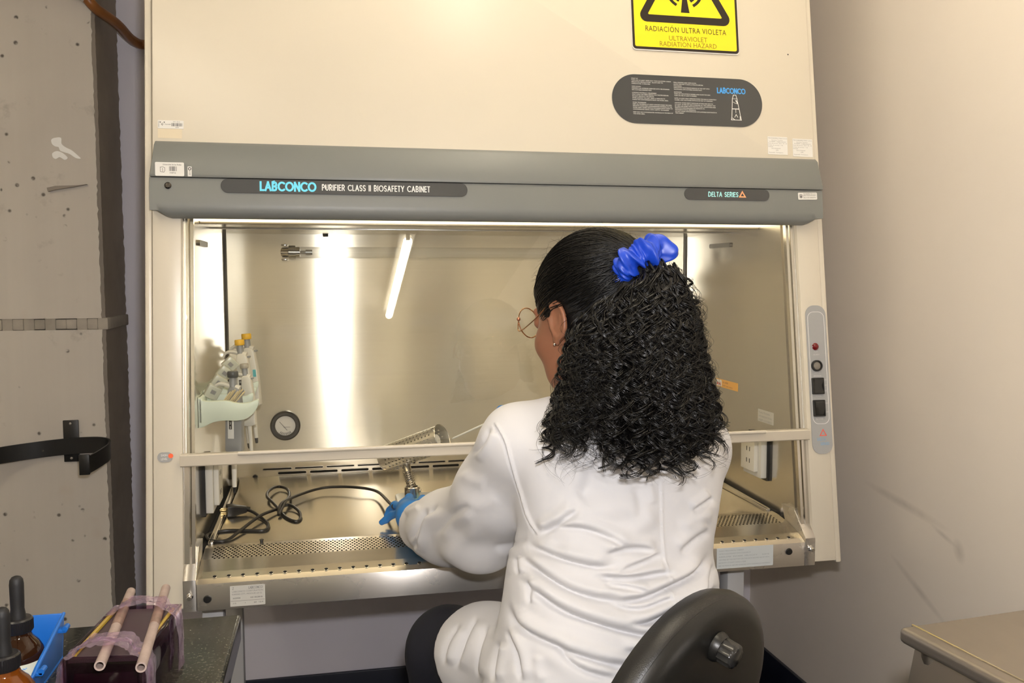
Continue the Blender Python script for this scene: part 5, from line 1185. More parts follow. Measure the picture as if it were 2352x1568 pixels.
RH = dict(wrist=wrR, palm=[np.array((0.0511, 0.1032, 0.9948)), np.array((0.0295, 0.1166, 1.0042))],
    fingers=[[(0.0205, 0.1132, 1.0159), (0.0021, 0.1300, 1.0248), (-0.0136, 0.1433, 1.0216), (-0.0254, 0.1490, 1.0102)], [(0.0212, 0.1248, 1.0078), (0.0068, 0.1527, 1.0122), (-0.0072, 0.1572, 1.0064), (-0.0170, 0.1545, 0.9980)],
             [(0.0249, 0.1335, 0.9981), (0.0139, 0.1604, 0.9978), (0.0054, 0.1554, 0.9897), (0.0082, 0.1421, 0.9845)], [(0.0314, 0.1377, 0.9899), (0.0232, 0.1598, 0.9884), (0.0174, 0.1502, 0.9809), (0.0219, 0.1367, 0.9776)]],
    thumb=[(0.0421, 0.0958, 1.0071), (0.0175, 0.0997, 1.0181), (-0.0022, 0.1181, 1.0177), (-0.0151, 0.1356, 1.0101)], fr=[.0086, .0088, .0084, .0074])
def hand_sdf(g, h, grow=0.0):
    p0, p1 = h['palm']; d = g.chain([h['wrist'], p0, p1], [.0235+grow, .028+grow, .024+grow], .02)
    for fg, r in zip(h['fingers'], h['fr']):
        q = g.cone(p0*.4 + p1*.6, fg[0], .0155+grow, r*1.08+grow); q = smin(q, g.chain([np.array(v) for v in fg], [r*1.1+grow, r+grow, r*.95+grow, r*.82+grow], .004), .006); d = smin(d, q, .0045)
    th = [np.array(v) for v in h['thumb']]; q = smin(g.cone(p0, th[0], .018+grow, .0125+grow), g.chain(th, [.0125+grow, .0105+grow, .0096+grow, .008+grow], .004), .008)
    return smin(d, q, .006)
M_glove = plain('blue nitrile', (.025, .19, .56), .42, .06, 30, .12, 240)
for nm, h in (('left_glove', LH), ('right_glove', RH)):
    P = np.array([h['wrist'], *h['palm'], *[v for fg in h['fingers'] for v in fg], *h['thumb']]); lo, hi = P.min(0)-.035, P.max(0)+.035
    g = Grid(*(np.arange(lo[i], hi[i], .0021) for i in range(3)))
    d = hand_sdf(g, h); cuffdir = (h['palm'][0]-h['wrist']); back = h['wrist'] - cuffdir*.55; d = smin(d, g.cone(h['wrist'], back, .0235, .0265), .012)
    V, F = g.mesh(d, 1); np_obj('glove', V, F, M_glove, woman)

# ---- skin: one continuous body inside the clothes, with the head
def torso_rows(s):                                   # (z, cx, cy, half width, half depth, yaw)
    rows = []
    for (x0, x1, y, D, b) in TOR:
        c = _cc + (_cf + _cr*((x0+x1)/2-1176)/2017.1 - _cu*(y-784)/2017.1)*D; a = (x1-x0)/2/2017.1*D
        a = math.sqrt(max(a*a - (b*math.sin(.39))**2, 1e-4))/math.cos(.39)
        rows.append((c[2], c[0], c[1], a - s, b - s, PSI))
    return rows
TOR = [(1330, 1530, 900, 1.335, .060), (1300, 1560, 918, 1.335, .078), (1245, 1610, 940, 1.335, .092), (1190, 1640, 975, 1.338, .102), (1172, 1655, 1010, 1.338, .108), (1172, 1662, 1060, 1.338, .113), (1180, 1657, 1110, 1.335, .115),
       (1192, 1648, 1160, 1.330, .115), (1195, 1636, 1210, 1.322, .114), (1180, 1632, 1260, 1.315, .114), (1166, 1640, 1310, 1.308, .116), (1158, 1650, 1370, 1.302, .120), (1150, 1664, 1430, 1.298, .126), (1135, 1680, 1490, 1.294, .132), (1120, 1690, 1550, 1.29, .138), (1110, 1695, 1610, 1.29, .140), (1115, 1692, 1670, 1.29, .136)]
xs = ax_grid(-.45, .42, .009, [(-.30, -.15, .004), (hc[0]-.125, hc[0]+.115, .0027)]); ys = ax_grid(-.56, .30, .009, [(hc[1]-.125, hc[1]+.13, .0027), (.05, .26, .004)])
zs = ax_grid(-.005, 1.42, .011, [(.76, .92, .005), (1.03, 1.13, .005), (hc[2]-.155, hc[2]+.135, .0027)])
g = Grid(xs, ys, zs)
d = g.loft(torso_rows(.016))
arm = lambda g, P, R: g.chain([P[0], P[0]*.5+P[1]*.5, P[1], P[1]*.5+P[2]*.5, P[2]], R, .03)
for P, R in (((shL, elL, wrL), [.055, .047, .040, .037, .025]), ((shR, elR, wrR), [.055, .047, .040, .037, .025])): d = smin(d, arm(g, P, R), .03)
for hp_, k, a in ((hipL, knL, anL), (hipR, knR, anR)): d = smin(d, g.chain([hp_, k, a], [.080, .056, .036], .03), .04); d = smin(d, g.cone(a, a + np.array([-.03, .15, -.045]), .036, .026), .03)
for h in (LH, RH): d = smin(d, hand_sdf(g, h, -.0018), .004)
nb = neck + np.array([0, -.01, -.03]); d = smin(d, g.chain([nb, hl(0, -.025, -.105), hl(0, -.02, -.04)], [.062, .052, .056], .02), .03)
E_ = lambda c, r: g.ell(hl(*c), r, HM)
hd = E_((0, -.017, .034), (.0715, .090, .082)); hd = smin(hd, E_((0, .028, -.025), (.0645, .062, .082)), .03); hd = smin(hd, E_((0, .047, -.083), (.042, .040, .032)), .035)
for sx_ in (-1, 1):
    hd = smin(hd, E_((sx_*.038, .054, -.028), (.027, .026, .024)), .02); hd = smin(hd, E_((sx_*.040, .015, -.072), (.020, .045, .026)), .025)
    hd = smax(hd, -E_((sx_*.030, .098, .012), (.0165, .013, .0105)), .012)          # eye sockets
    hd = smin(hd, E_((sx_*.030, .078, .011), (.0135, .0130, .0115)), .003)             # lids over the eyeballs
    hd = smax(hd, -E_((sx_*.030, .0925, .0105), (.0120, .0070, .0046)), .0015)         # the opening between the lids
    hd = smin(hd, E_((sx_*.024, .080, .030), (.018, .008, .006)), .012)                # brow
    # ear: a rimmed shell leaning back from the side of the head
    e = g.ell(hl(sx_*.0755, -.006, -.004), (.0055, .0165, .0285), HM); rim = None
    for a0 in range(0, 12):
        aa, bb = 2.2 - a0*.46, 2.2 - (a0+1)*.46
        pa_, pb_ = hl(sx_*.0790, -.007 - .0155*math.cos(aa)*1.0, -.002 + .0265*math.sin(aa)), hl(sx_*.0790, -.007 - .0155*math.cos(bb), -.002 + .0265*math.sin(bb))
        q = g.cone(pa_, pb_, .0034, .0034); rim = q if rim is None else np.minimum(rim, q)
    e = smax(e, -g.ell(hl(sx_*.0825, -.004, .004), (.0050, .0095, .0150), HM), .003); e = smin(e, rim, .003); e = smin(e, g.ell(hl(sx_*.0770, .003, -.030), (.0042, .0075, .0085), HM), .005)
    hd = smin(hd, e, .004)
hd = smin(hd, g.cone(hl(0, .083, .004), hl(0, .104, -.032), .0065, .0105), .012); hd = smin(hd, E_((-.009, .093, -.037), (.007, .008, .006)), .006); hd = smin(hd, E_((.009, .093, -.037), (.007, .008, .006)), .006)
hd = smin(hd, E_((0, .085, -.060), (.021, .009, .0045)), .005); hd = smin(hd, E_((0, .083, -.069), (.018, .009, .0052)), .005); hd = smax(hd, -E_((0, .096, -.0645), (.020, .008, .0012)), .002)
d = smin(d, hd, .018)
V, F = g.mesh(d, 0)
def skin():
    m = plain('brown skin', (.27, .115, .062), .42, .12, 40, .10, 420); b = m.node_tree.nodes['Principled BSDF']
    b.inputs['Subsurface Weight'].default_value = .25; b.inputs['Subsurface Radius'].default_value = (.012, .005, .003); b.inputs['Subsurface Scale'].default_value = .5; return m
body = np_obj('body', V, F, skin(), woman)
M_eye = mat('eye white', (.75, .72, .68), .15); M_iris = mat('dark iris', (.03, .015, .008), .1)
for sx_ in (-1, 1):
    c = hl(sx_*.030, .0772, .0105); bm = BM(); ellipsoid(bm, c, (.0114, .0114, .0114), None, 20, 14); ey = obj('eye', bm, M_eye, woman)
    n = (hl(sx_*.030, .20, -.006) - c); n /= np.linalg.norm(n); bm = BM(); lathe(bm, [(0, .0119), (.0035, .0114), (.0056, .0102)], plane_M(c, _R, n) if False else Matrix.Translation(Vector(c)) @ Vector(n).to_track_quat('Z', 'Y').to_matrix().to_4x4(), 18); obj('iris', bm, M_iris, ey)
    bm = BM(); tube(bm, [hl(sx_*(.014+.006*k), .0895 - .0022*k*k*.6, .033 + .004*math.sin(k*.9)) for k in range(5)], [.0016, .0026, .0026, .002, .0008], 6); obj('eyebrow', bm, mat('brow hair', (.012, .009, .007), .6), woman)
bm = BM(); ellipsoid(bm, hl(0, .0905, -.0602), (.0165, .0042, .0032), Matrix([list(r_) for r_ in HM]).to_4x4(), 16, 10); ellipsoid(bm, hl(0, .0885, -.0690), (.0150, .0045, .0042), Matrix([list(r_) for r_ in HM]).to_4x4(), 16, 10); obj('lips', bm, mat('lip skin', (.26, .085, .070), .4), woman)
bm = BM(); ellipsoid(bm, hl(-.0815, .004, -.036), (.0022, .0022, .0022), None, 12, 8); obj('ear_stud', bm, mat('silver stud', (.8, .8, .8), .1, 1.0), woman)

# ---- glasses
M_gold = mat('rose gold wire', (.80, .48, .28), .2, 1.0)
gl = obj('glasses', tube(BM(), [hl(-.011, .1065, .021), hl(-.004, .1105, .025), hl(.004, .1105, .025), hl(.011, .1065, .021)], .0010, 8), M_gold, woman)
for sx_ in (-1, 1):
    c = lambda a, r=.0240: hl(sx_*(.0345 + r*math.cos(a)), .1045 - .004*math.cos(a)*1.0, .016 + r*math.sin(a))
    obj('lens_rim', tube(BM(), [c(2*PI*i/48) for i in range(48)], .00095, 8, closed=True), M_gold, gl)
    bm = BM(); bm.faces.new([bm.verts.new(c(2*PI*i/48, .0235)) for i in range(48)]); obj('lens', bm, glass('spectacle lens', 1.45), gl)
    e0 = c(.25); obj('temple_arm', tube(BM(), spline([e0, hl(sx_*.066, .094, .0015), hl(sx_*.0745, .04, .012), hl(sx_*.0785, .0, .026), hl(sx_*.078, -.016, .018), hl(sx_*.076, -.024, .0)], 6), .00085, 8), M_gold, gl)
    bm = BM(); ellipsoid(bm, c(.25), (.003, .003, .003), None, 10, 8); obj('hinge', bm, mat('copper hinge', (.62, .26, .16), .3, 1.0), gl)
    obj('nose_pad', tube(BM(), [hl(sx_*.0115, .104, .014), hl(sx_*.0095, .099, .008)], .0016, 8), M_gold, gl)

# ---- trousers and shoes
M_nav = plain('dark navy trousers', (.007, .008, .017), .8, .2, 60, .25, 420)
g = Grid(np.arange(-.40, .40, .006), np.arange(-.56, .16, .006), np.arange(.09, .80, .006))
d = g.loft([r for r in torso_rows(.012) if r[0] < .80])
d = smax(smax(d, g.Z - .70, .01), .622 - g.Z, .02)
for hp_, k, a in ((hipL, knL, anL), (hipR, knR, anR)): d = smin(d, g.chain([hp_, hp_*.4+k*.6, k, k*.45+a*.55, a], [.086, .072, .070, .062, .056], .03), .035)
d = smax(d, .105 - g.Z, .004)
V, F = g.mesh(d, 1); N = normals(V, F); from mathutils import noise as NZ
V += N*np.array([.0022*NZ.noise(Vector((q[0]*14, q[1]*14, q[2]*26))) for q in V])[:, None]
np_obj('trousers', V, F, M_nav, woman)
for a in (anL, anR):
    bm = BM(); Ms_ = Matrix.Translation((a[0]-.012, a[1]+.05, 0)) @ Matrix.Rotation(.2, 4, 'Z')
    prism(bm, [(.038*math.sin(t) * (1 if math.cos(t) > 0 else .86), .135*math.cos(t)) for t in np.linspace(0, 2*PI, 28)[:-1]], .0, .018, Ms_, .004)
    ellipsoid(bm, Ms_ @ Vector((0, .03, .03)), (.036, .098, .038), Matrix.Rotation(.2, 4, 'Z')); ellipsoid(bm, Ms_ @ Vector((0, -.06, .055)), (.037, .058, .052), Matrix.Rotation(.2, 4, 'Z'))
    obj('shoe', bm, M_black, woman)

# ---- white coat
def coat_fabric():
    m = plain('white coat cotton', (.63, .625, .64), .85, .02, 6); t = NT(m); b = m.node_tree.nodes['Principled BSDF']
    b.inputs['Sheen Weight'].default_value = .15
    w1 = t.noise(t.coord((900, 900, 900)), 1, 2); t.bump(w1, .12, .0006); return m
M_coat = coat_fabric()
g = Grid(np.arange(-.34, .36, .0046), np.arange(-.56, .27, .0050), np.arange(.52, 1.20, .0046))
d = g.loft(torso_rows(0.0))
# yoke: rounded shoulder caps
d = smin(d, g.cone(shL*.70+neck*.30 + np.array([0, 0, .004]), shL + np.array([.004, 0, .004]), .046, .050), .04); d = smin(d, g.cone(shR*.75+neck*.25 + np.array([0, 0, .0]), shR, .046, .048), .04)
d = smin(d, g.chain([neck + np.array([0, -.005, -.03]), neck + np.array([-.01, .0, .015])], [.074, .060], .01), .03)
slL = g.chain([shL, shL*.52+elL*.48, elL, elL*.5+wrL*.5, wrL], [.058, .0640, .0600, .0610, .0470], .03); slR = g.chain([shR, shR*.5+elR*.5, elR, elR*.5+wrR*.5, wrR], [.056, .060, .058, .052, .045], .03)
for sl_, wr, el_ in ((slL, wrL, elL), (slR, wrR, elR)):
    n = (wr-el_)/np.linalg.norm(wr-el_); n2 = n.copy()
    sl_[...] = smax(sl_, g.half(wr - n*.014, n2), .004); hole = g.cone(wr - n*.065, wr + n*.06, .030, .043); sl_[...] = smax(sl_, -hole, .004)
slL = smin(slL, g.cone(shL*.50 + elL*.50, elL*.42 + wrL*.58 + np.array([0, 0, .012]), .050, .044), .035); d = smin(d, slL, .022); d = smin(d, slR, .022)
# skirt of the coat: over the lap and left thigh, open at the front edge
thd = g.chain([hipL, hipL*.4+knL*.6, knL], [.086, .072, .072], .03); out_ = smin(thd - .007, g.chain([hipL + np.array([-.02, 0, -.09]), hipL*.4+knL*.6 + np.array([-.015, -.01, -.10])], [.086, .066], .03), .03)
thR = g.chain([hipR, hipR*.6+knR*.4], [.095, .085], .03); out_ = smin(out_, thR, .05)
d = smin(d, out_, .014)
ed0, ed1, ed2 = np.array((-0.1313, -0.2835, 0.7665)), np.array((-0.2206, -0.2492, 0.7023)), np.array((-0.2035, -0.3367, 0.6753))
tdir = (knL-hipL)/np.linalg.norm(knL-hipL); nrm = np.cross(ed2-ed1, ed0-ed1); nrm /= np.linalg.norm(nrm); nrm = nrm if nrm @ tdir > 0 else -nrm
lowz = np.clip((.80 - g.Z)/.06, 0, 1)
cut = g.half(ed1*.95 + ed0*.05 + tdir*.022, nrm*.35 + tdir*.65) ; d = np.where((g.Z < .76) & (g.X < .02) & (g.Y > -.395), smax(d, cut, .009), d)
d = smax(d, .622 - g.Z, .004)
V, F = g.mesh(d.astype(f32), 1); V, F = subdiv(V, F); V = laplace(V, F, .5); V = laplace(V, F, .4); N = normals(V, F); UV = uv_of(V)
C_ = 'c'; R_d = 'r'; S_m = 's'
FOLD = [([(1236, 1226), (1275, 1205), (1332, 1166)], .0060, 13, C_), ([(1262, 1212), (1330, 1211), (1392, 1230), (1450, 1262)], .0050, 12, C_), ([(1212, 1243), (1240, 1262), (1300, 1284), (1372, 1300), (1420, 1296)], .0065, 13, C_),
    ([(1192, 1270), (1229, 1302), (1300, 1348), (1372, 1372), (1440, 1378)], .0070, 14, C_), ([(1188, 1278), (1194, 1320)], .0040, 9, C_), ([(1190, 1322), (1246, 1368), (1300, 1403), (1380, 1432), (1464, 1454), (1540, 1464)], .0080, 15, C_),
    ([(1166, 1372), (1198, 1440), (1300, 1489), (1390, 1520), (1481, 1534)], .0075, 16, C_), ([(1215, 1330), (1222, 1390)], .0030, 9, C_),
    ([(1385, 1272), (1453, 1260), (1512, 1266)], .0055, 12, C_), ([(1415, 1314), (1474, 1293), (1524, 1270)], .0050, 11, C_), ([(1360, 1318), (1400, 1326), (1453, 1327), (1527, 1316), (1552, 1320)], .0070, 12, C_),
    ([(1385, 1338), (1440, 1348), (1484, 1358)], .0045, 11, C_), ([(1390, 1379), (1464, 1376), (1527, 1350), (1591, 1318), (1632, 1268)], .0090, 14, C_), ([(1395, 1384), (1464, 1398), (1527, 1376), (1556, 1374)], .0055, 11, C_),
    ([(1430, 1428), (1489, 1427), (1570, 1388), (1619, 1366), (1655, 1338)], .0090, 14, C_), ([(1600, 1380), (1625, 1330), (1640, 1290)], .0040, 11, C_), ([(1588, 1175), (1615, 1158), (1640, 1140)], .0045, 10, C_), ([(1560, 1215), (1600, 1190), (1640, 1180)], .0040, 12, R_d),
    ([(1560, 1270), (1600, 1235), (1632, 1215)], .0045, 13, C_), ([(1420, 1490), (1500, 1502), (1570, 1490)], .0050, 14, C_), ([(1330, 1150), (1370, 1120), (1390, 1090)], -.0040, 22, R_d), ([(1362, 1060), (1352, 1110), (1330, 1150)], -.0035, 14, R_d),
    ([(1290, 1195), (1380, 1172), (1450, 1165), (1515, 1200)], .0035, 22, R_d), ([(1410, 1240), (1470, 1212), (1515, 1180)], .0030, 16, R_d), ([(1280, 1250), (1360, 1262), (1440, 1240)], .0040, 18, R_d),
    # seams: armhole, centre back
    ([(1136, 968), (1160, 1010), (1175, 1060), (1196, 1130), (1216, 1190), (1237, 1226)], .0040, 6, S_m), ([(1519, 1100), (1522, 1200), (1530, 1300), (1546, 1430), (1552, 1500)], .0016, 5, S_m),
    ([(1460, 1110), (1468, 1150), (1470, 1200)], -.0025, 9, R_d), ([(1490, 1105), (1500, 1160)], .0025, 9, R_d),
    # sleeve
    ([(988, 1166), (968, 1200), (944, 1246)], .0065, 11, C_), ([(1012, 1158), (980, 1196), (957, 1250), (940, 1262)], .0060, 10, C_), ([(1090, 1160), (1040, 1185), (1000, 1235)], .0040, 15, C_), ([(1110, 1215), (1060, 1240), (1010, 1290)], .0035, 16, R_d),
    ([(1215, 1236), (1180, 1252), (1130, 1258)], .0030, 12, C_), ([(1060, 1150), (1100, 1160), (1150, 1140)], .0022, 14, R_d), ([(1128, 980), (1110, 1020), (1085, 1050)], .0040, 10, C_), ([(1060, 1080), (1080, 1100), (1120, 1110)], .0025, 12, R_d),
    ([(930, 1180), (945, 1172), (968, 1164)], .0030, 7, R_d),
    # lap
    ([(1100, 1412), (1076, 1462), (1046, 1540)], .0050, 11, C_), ([(1122, 1430), (1106, 1490), (1098, 1560)], .0045, 11, C_), ([(1060, 1430), (1030, 1480), (1022, 1530)], .0045, 12, C_), ([(1150, 1470), (1140, 1520), (1136, 1568)], .0050, 11, C_), ([(1166, 1440), (1190, 1500), (1200, 1568)], .0050, 12, C_),
    ([(1240, 1500), (1236, 1540), (1250, 1568)], .0030, 10, R_d), ([(1270, 1470), (1330, 1530), (1420, 1560)], .0050, 15, C_)]
V = folds(V, N, UV, FOLD)
V = laplace(V, F, .35); N = normals(V, F); V += N*np.array([.0011*NZ.noise(Vector((q[0]*17, q[1]*17, q[2]*22))) + .0020*NZ.noise(Vector((q[0]*7 + q[2]*5, q[1]*7, q[2]*15 - q[0]*4))) for q in V])[:, None]
coat = np_obj('lab_coat', V, F, M_coat, woman)
# collar
bm = BM(); ringc = [neck + np.array([.066*math.cos(a), .058*math.sin(a) - .004, .012 - .016*math.sin(a)]) for a in np.linspace(.9*PI, 2.1*PI+.0, 30)]
rows = [[bm.verts.new(p + np.array([0, 0, dz]) + (p-neck)*np.array([sc__, sc__, 0])) for p in ringc] for dz, sc__ in ((.034, -.02), (.040, .05), (.030, .14), (-.008, .34), (-.010, .30), (.020, .08), (-.02, .06))]
for A, B in zip(rows[:-1], rows[1:]):
    for k in range(29): bm.faces.new((A[k], A[k+1], B[k+1], B[k]))
bmesh.ops.recalc_face_normals(bm, faces=bm.faces); obj('collar', bm, M_coat, woman, 80)

# ---- hair
rng = np.random.default_rng(11)
def hair_mat(name, col, rough):
    m = mat(name, col, rough); t = NT(m); t.b.inputs['Specular IOR Level'].default_value = .42; t.b.inputs['Coat Weight'].default_value = .06; t.b.inputs['Coat Roughness'].default_value = .25; return m
M_hair = hair_mat('black hair', (.0022, .0018, .0016), .34)
def strands(name, P, R, m, n=4):
    """P (strands, points, 3), R (strands, points): thin tubes"""
    S, K = P.shape[:2]; T = np.gradient(P, axis=1); T /= np.maximum(np.linalg.norm(T, axis=2, keepdims=True), 1e-9)
    ref = np.array([.31, .22, .92]); A = np.cross(T, ref); A /= np.maximum(np.linalg.norm(A, axis=2, keepdims=True), 1e-6); B = np.cross(T, A)
    an = np.arange(n)*2*PI/n; V = P[:, :, None] + R[:, :, None, None]*(A[:, :, None]*np.cos(an)[None, None, :, None] + B[:, :, None]*np.sin(an)[None, None, :, None])
    idx = np.arange(S*K*n).reshape(S, K, n); a = idx[:, :-1]; b = idx[:, 1:]
    F = np.stack([a, np.roll(a, -1, 2), np.roll(b, -1, 2), b], -1).reshape(-1, 4)
    return np_obj(name, V.reshape(-1, 3), F, m, woman)
def pxw(x, y, D):                                    # guide coordinates of the hair mass laid out from behind
    x, y, D = np.broadcast_arrays(x, y, D); return _cc + (_cf + _cr*((x[..., None]-1176)/2017.1) - _cu*((y[..., None]-784)/2017.1))*D[..., None]
# solid cores: cap on the skull, hanging mass
g = Grid(*(np.arange(hc[i]-s0, hc[i]+s1, .004) for i, s0, s1 in ((0, .13, .22), (1, .22, .13), (2, .36, .15))))
cap = g.ell(hl(0, -.018, .036), (.0800, .0985, .0905), HM)
cap = smax(cap, -g.half(hl(0, .068, .045), (HM @ np.array([0, -.80, .6]))), .01)        # hairline: keep the face clear
cap = smax(cap, -g.half(hl(0, .034, -.03), (HM @ np.array([0, -.97, .25]))), .01)
mass = g.chain([np.array((0.0851, -0.4229, 1.2861)), np.array((0.0826, -0.4379, 1.2427)), np.array((0.0715, -0.4484, 1.1812)), np.array((0.0665, -0.4637, 1.1272)), np.array((0.0649, -0.4863, 1.0938))], [.034, .046, .054, .052, .036], .03)
mass = smin(mass, g.chain([np.array((0.0273, -0.3926, 1.2286)), np.array((0.0259, -0.4088, 1.1723)), np.array((0.0229, -0.4293, 1.1365))], [.044, .040, .030], .02), .03)
mass = smin(mass, g.chain([np.array((0.1128, -0.4690, 1.1575)), np.array((0.1197, -0.4933, 1.0991))], [.036, .030], .02), .03)
for sx_ in (-1, 1): cap = smax(cap, -g.ell(hl(sx_*.082, -.004, .0), (.022, .022, .032), HM), .006)
dd = smin(cap, mass, .02)
V, F = g.mesh(dd.astype(f32), 1); N = normals(V, F); V += N*np.array([.004*NZ.noise(Vector((q[0]*45, q[1]*45, q[2]*30))) for q in V])[:, None]
hair = np_obj('hair', V, F, hair_mat('black hair core', (.0015, .0013, .0012), .6), woman)
# swept back crown strands, converging on the scrunchie
scr = np.array((0.0750, -0.4211, 1.3100)); ec = np.array([0, -.018, .036]); er = np.array([.0815, .100, .092])
sl_ = HM.T @ (scr - hc) - ec; sdir = sl_/er; sdir /= np.linalg.norm(sdir)
nS, K = 2300, 20; P = []
while len(P) < nS:
    v = rng.normal(size=3); v /= np.linalg.norm(v)
    p = ec + v*er
    if abs(p[0]) > .060 and p[2] < .034 and p[1] > -.024: continue
    if v[2] < -.45 or p[1] > .080 or (p[2] < .01 and p[1] > .036) or (p[2] < -.03 and p[1] > -.01): continue
    om = math.acos(np.clip(v @ sdir, -1, 1))
    if om < .25: continue
    t = np.linspace(0, 1, K)**.9; q = (np.sin((1-t)*om)[:, None]*v + np.sin(t*om)[:, None]*sdir)/math.sin(om)
    lift = 1.0 + .018*np.sin(t*PI)*rng.random() + rng.uniform(-.010, .030) - .10*np.clip((t-.90)/.10, 0, 1)
    ph = rng.uniform(0, 2*PI, 2); side = np.cross(q, sdir); wob = .0034*np.sin(t*rng.uniform(9, 26) + ph[0])*np.sin(t*PI)
    P.append((hc + (HM @ (ec[:, None] + (q*er*lift[:, None]).T)).T) + (HM @ side.T).T*wob[:, None])
P = np.array(P); R = np.tile((.00072*np.sin(np.linspace(.25, PI-.1, K)) + .0002)[None], (nS, 1))*rng.uniform(.6, 1.35, (nS, 1))
M_crown = hair_mat('black crown hair', (.0018, .0015, .0013), .42); M_crown.node_tree.nodes['Principled BSDF'].inputs['Specular IOR Level'].default_value = .24
o = strands('crown_hair', P, R, M_crown, 4); o['kind'] = 'stuff'
U = rng.uniform
SIL = np.array([(585, 1440, 1535, 1.262, .030), (620, 1405, 1565, 1.262, .046), (660, 1365, 1580, 1.260, .056), (700, 1330, 1590, 1.258, .064), (760, 1303, 1598, 1.250, .070), (820, 1297, 1608, 1.245, .076), (900, 1288, 1628, 1.235, .080), (960, 1265, 1640, 1.222, .074), (1020, 1250, 1650, 1.205, .060), (1080, 1245, 1650, 1.190, .050), (1140, 1245, 1645, 1.178, .045)], float)
def shell(n, sub, u, y0, y1, w_, rad, K=100, thick=.00105, drift=.10, turn=(.030, .050), spread=.13):
    t = np.linspace(0, 1, K)[None, :]; y = y0[:, None] + (y1-y0)[:, None]*t
    uu = u[:, None] + drift*rng.normal(size=(n, 1))*np.sin(t*PI) + drift*.6*rng.normal(size=(n, 1))*t; uu = np.clip(uu, -1.06, 1.06)
    I = lambda k: np.interp(y, SIL[:, 0], SIL[:, k]); xl, xr, Dc, T = I(1), I(2), I(3), I(4)
    gx = (xl+xr)/2 + (xr-xl)/2*uu*.96; gd = Dc - T*np.sqrt(np.clip(1-uu*uu, 0.02, 1))*w_[:, None]
    G = pxw(gx, y, gd); L = np.linalg.norm(np.diff(G, axis=1), axis=2).sum(1)
    turns = L/U(*turn, n); ph = U(0, 2*PI, n); hd_ = rng.choice([-1, 1], n); out, Rr = [], []
    rr = rad[:, None]*(.30 + .70*np.clip(t/.22, 0, 1))*(1 + .45*np.clip((t-.78)/.22, 0, 1))
    w1, w2, w3, w4 = U(4, 12, (n, 1)), U(0, 6, (n, 1)), U(3, 7, (n, 1)), U(0, 6, (n, 1)); am = U(.02, .08, (n, 1))
    for k in range(sub):
        a = ph[:, None] + hd_[:, None]*2*PI*turns[:, None]*(t + .10*t*t + am*np.sin(t*w1 + w2)) + rng.normal(0, spread, (n, 1)) + .5*np.sin(t*w3 + w4)
        r2 = rr*U(.88, 1.12, (n, 1)); of = rng.normal(0, .0008, (n, 1, 3))*(1 + .9*(rng.random((n, 1)) < .25)*t)[..., None]
        out.append(G + r2[..., None]*(np.cos(a)[..., None]*_cr + np.sin(a)[..., None]*(.9*_cf + .25*_cu)) + of)
        Rr.append(np.tile(thick*(1 - .8*np.clip((t-.80)/.20, 0, 1)), (n, 1))*U(.7, 1.35, (n, 1)))
    return np.concatenate(out), np.concatenate(Rr)
def batch(name, specs, m, sides):
    Ps, Rs = zip(*specs); o = strands(name, np.concatenate(Ps), np.concatenate(Rs), m, sides); o['kind'] = 'stuff'; return o
def y1_of(u, n):                                     # length of the locks across the back: left lobe, thin gap, full middle, right
    lo = np.interp(u, [-1, -.80, -.62, -.48, -.34, -.20, .2, .7, 1.0], [900, 950, 950, 925, 940, 950, 965, 960, 930])
    hi = np.interp(u, [-1, -.80, -.62, -.48, -.34, -.20, .2, .7, 1.0], [1010, 1062, 1050, 1000, 1055, 1095, 1108, 1104, 1060]); return U(0, 1, n)*(hi-lo) + lo
def usamp(n): 
    u = U(-1, 1, n); k = U(0, 1, n) > np.interp(u, [-1, -.55, -.45, -.33, -.2, 1], [.85, .85, .35, .35, 1, 1]); u[k] = U(-.1, .95, k.sum()); return np.sign(u)*np.abs(u)**.85
n = 200; u = usamp(n); outer = shell(n, 6, u, U(600, 690, n) + 120*np.clip(-u, 0, 1), y1_of(u, n), U(.82, 1.10, n), U(.005, .0110, n))
n = 90; u = usamp(n); inner = shell(n, 4, u, U(620, 760, n) + 110*np.clip(-u, 0, 1), y1_of(u, n) - 15, U(.45, .80, n), U(.005, .009, n))
n = 64; u = U(-.75, 1, n); short = shell(n, 6, u, U(595, 680, n) + 130*np.clip(-u, 0, 1), U(720, 930, n), U(.95, 1.10, n), U(.006, .010, n))
n = 40; u = U(.86, 1.03, n); rim_r = shell(n, 5, u, U(612, 760, n), U(700, 1040, n), U(.6, 1.3, n), U(.006, .0105, n))
n = 18; u = U(-1.02, -.88, n); rim_l = shell(n, 5, u, U(800, 880, n), U(930, 1062, n), U(.4, 1.0, n), U(.005, .009, n))
batch('curls', [outer, inner, short, rim_r, rim_l], M_hair, 3)
# fine flyaway hairs
n = 170; u = U(-1.06, 1.06, n); f1 = shell(n, 2, u, U(640, 860, n) + 60*np.clip(-u, 0, 1), U(820, 1110, n), U(.9, 1.3, n), U(.007, .016, n), 96, .00026, .14, (.04, .08), .8)
n = 60; u = U(-1.06, -.35, n); f2 = shell(n, 2, u, U(800, 900, n), U(950, 1075, n), U(.8, 1.2, n), U(.006, .014, n), 96, .00026, .14, (.04, .08), .8)
n = 60; u = U(.9, 1.1, n); f3 = shell(n, 2, u, U(600, 800, n), U(680, 1060, n), U(.5, 1.3, n), U(.008, .018, n), 96, .00024, .14, (.04, .08), .8)
batch('flyaway_hair', [f1, f2, f3], M_hair, 3)
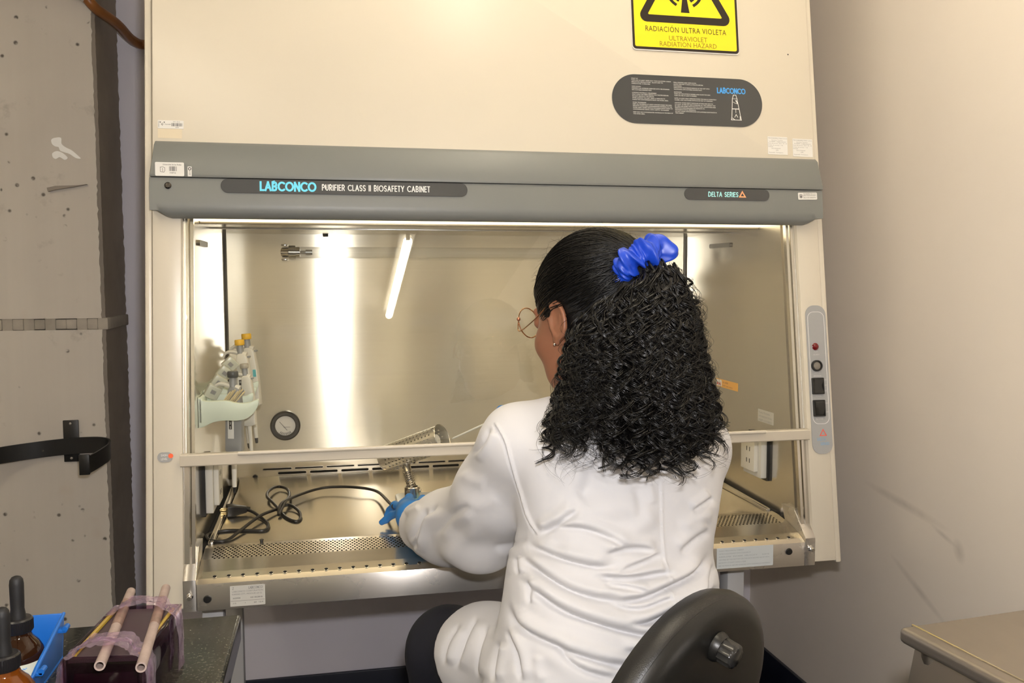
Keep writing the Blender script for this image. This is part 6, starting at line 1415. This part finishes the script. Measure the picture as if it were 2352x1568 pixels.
# short baby hairs along the crown's outline
n = 300; v = rng.normal(size=(n, 3)); v /= np.linalg.norm(v, axis=1, keepdims=True); v[:, 2] = np.abs(v[:, 2])*.9 + .1; v /= np.linalg.norm(v, axis=1, keepdims=True); v[:, 1] = np.minimum(v[:, 1], .62)
t = np.linspace(0, 1, 10)[None, :, None]; tang = np.cross(v, rng.normal(size=(n, 3))); tang /= np.linalg.norm(tang, axis=1, keepdims=True)
Lh = rng.uniform(.010, .024, (n, 1, 1)); p = (ec + v*er*1.005)[:, None] + v[:, None]*Lh*(.55*t) + tang[:, None]*Lh*(t*.9 + .25*np.sin(t*9)*t)
P = hc + p @ HM.T; o = strands('baby_hair', P, np.tile(np.linspace(.00025, .0001, 10)[None], (n, 1)), M_hair, 3); o['kind'] = 'stuff'
# scrunchie of blue satin
def satin():
    m = mat('royal blue satin', (.008, .055, .50), .40); b = m.node_tree.nodes['Principled BSDF']; b.inputs['Specular IOR Level'].default_value = .55; return m
sc_c = np.array((0.0719, -0.4386, 1.3129)); axis = (.52*_cr - .78*_cu - .36*_cf); axis /= np.linalg.norm(axis); e1 = (.80*_cr + .53*_cu); e1 -= axis*(e1 @ axis); e1 /= np.linalg.norm(e1); e2 = np.cross(axis, e1)
nT, nP = 220, 48; th = np.linspace(0, 2*PI, nT, endpoint=False)[:, None]; ph = np.linspace(0, 2*PI, nP, endpoint=False)[None, :]
fo = .20*np.sin(7*th + 2.2*np.sin(ph + .5)) + .16*np.sin(13*th - 1.9*np.cos(ph) + 2*np.sin(2*th)) + .10*np.sin(23*th + 2.1*ph) + .13*np.sin(4*th + ph*3) + .07*np.sin(33*th - 3*ph + 2*np.sin(5*th))
r_ = .0132*(1 + .72*fo)*(1 + .25*np.cos(ph)); Rm = .0265 + .004*np.sin(3*th + 1) + .003*np.sin(7*th); zo = .0035*np.sin(6*th + 1) + .003*np.sin(13*th)
V = sc_c + (Rm + r_*np.cos(ph))[..., None]*(np.cos(th)[..., None]*e1*1.08 + np.sin(th)[..., None]*e2) + (zo + 1.25*r_*np.sin(ph + .35*np.sin(9*th)))[..., None]*axis
i = np.arange(nT*nP).reshape(nT, nP); F = np.stack([i, np.roll(i, -1, 0), np.roll(np.roll(i, -1, 0), -1, 1), np.roll(i, -1, 1)], -1).reshape(-1, 4)
np_obj('scrunchie', V.reshape(-1, 3), F, satin(), woman)
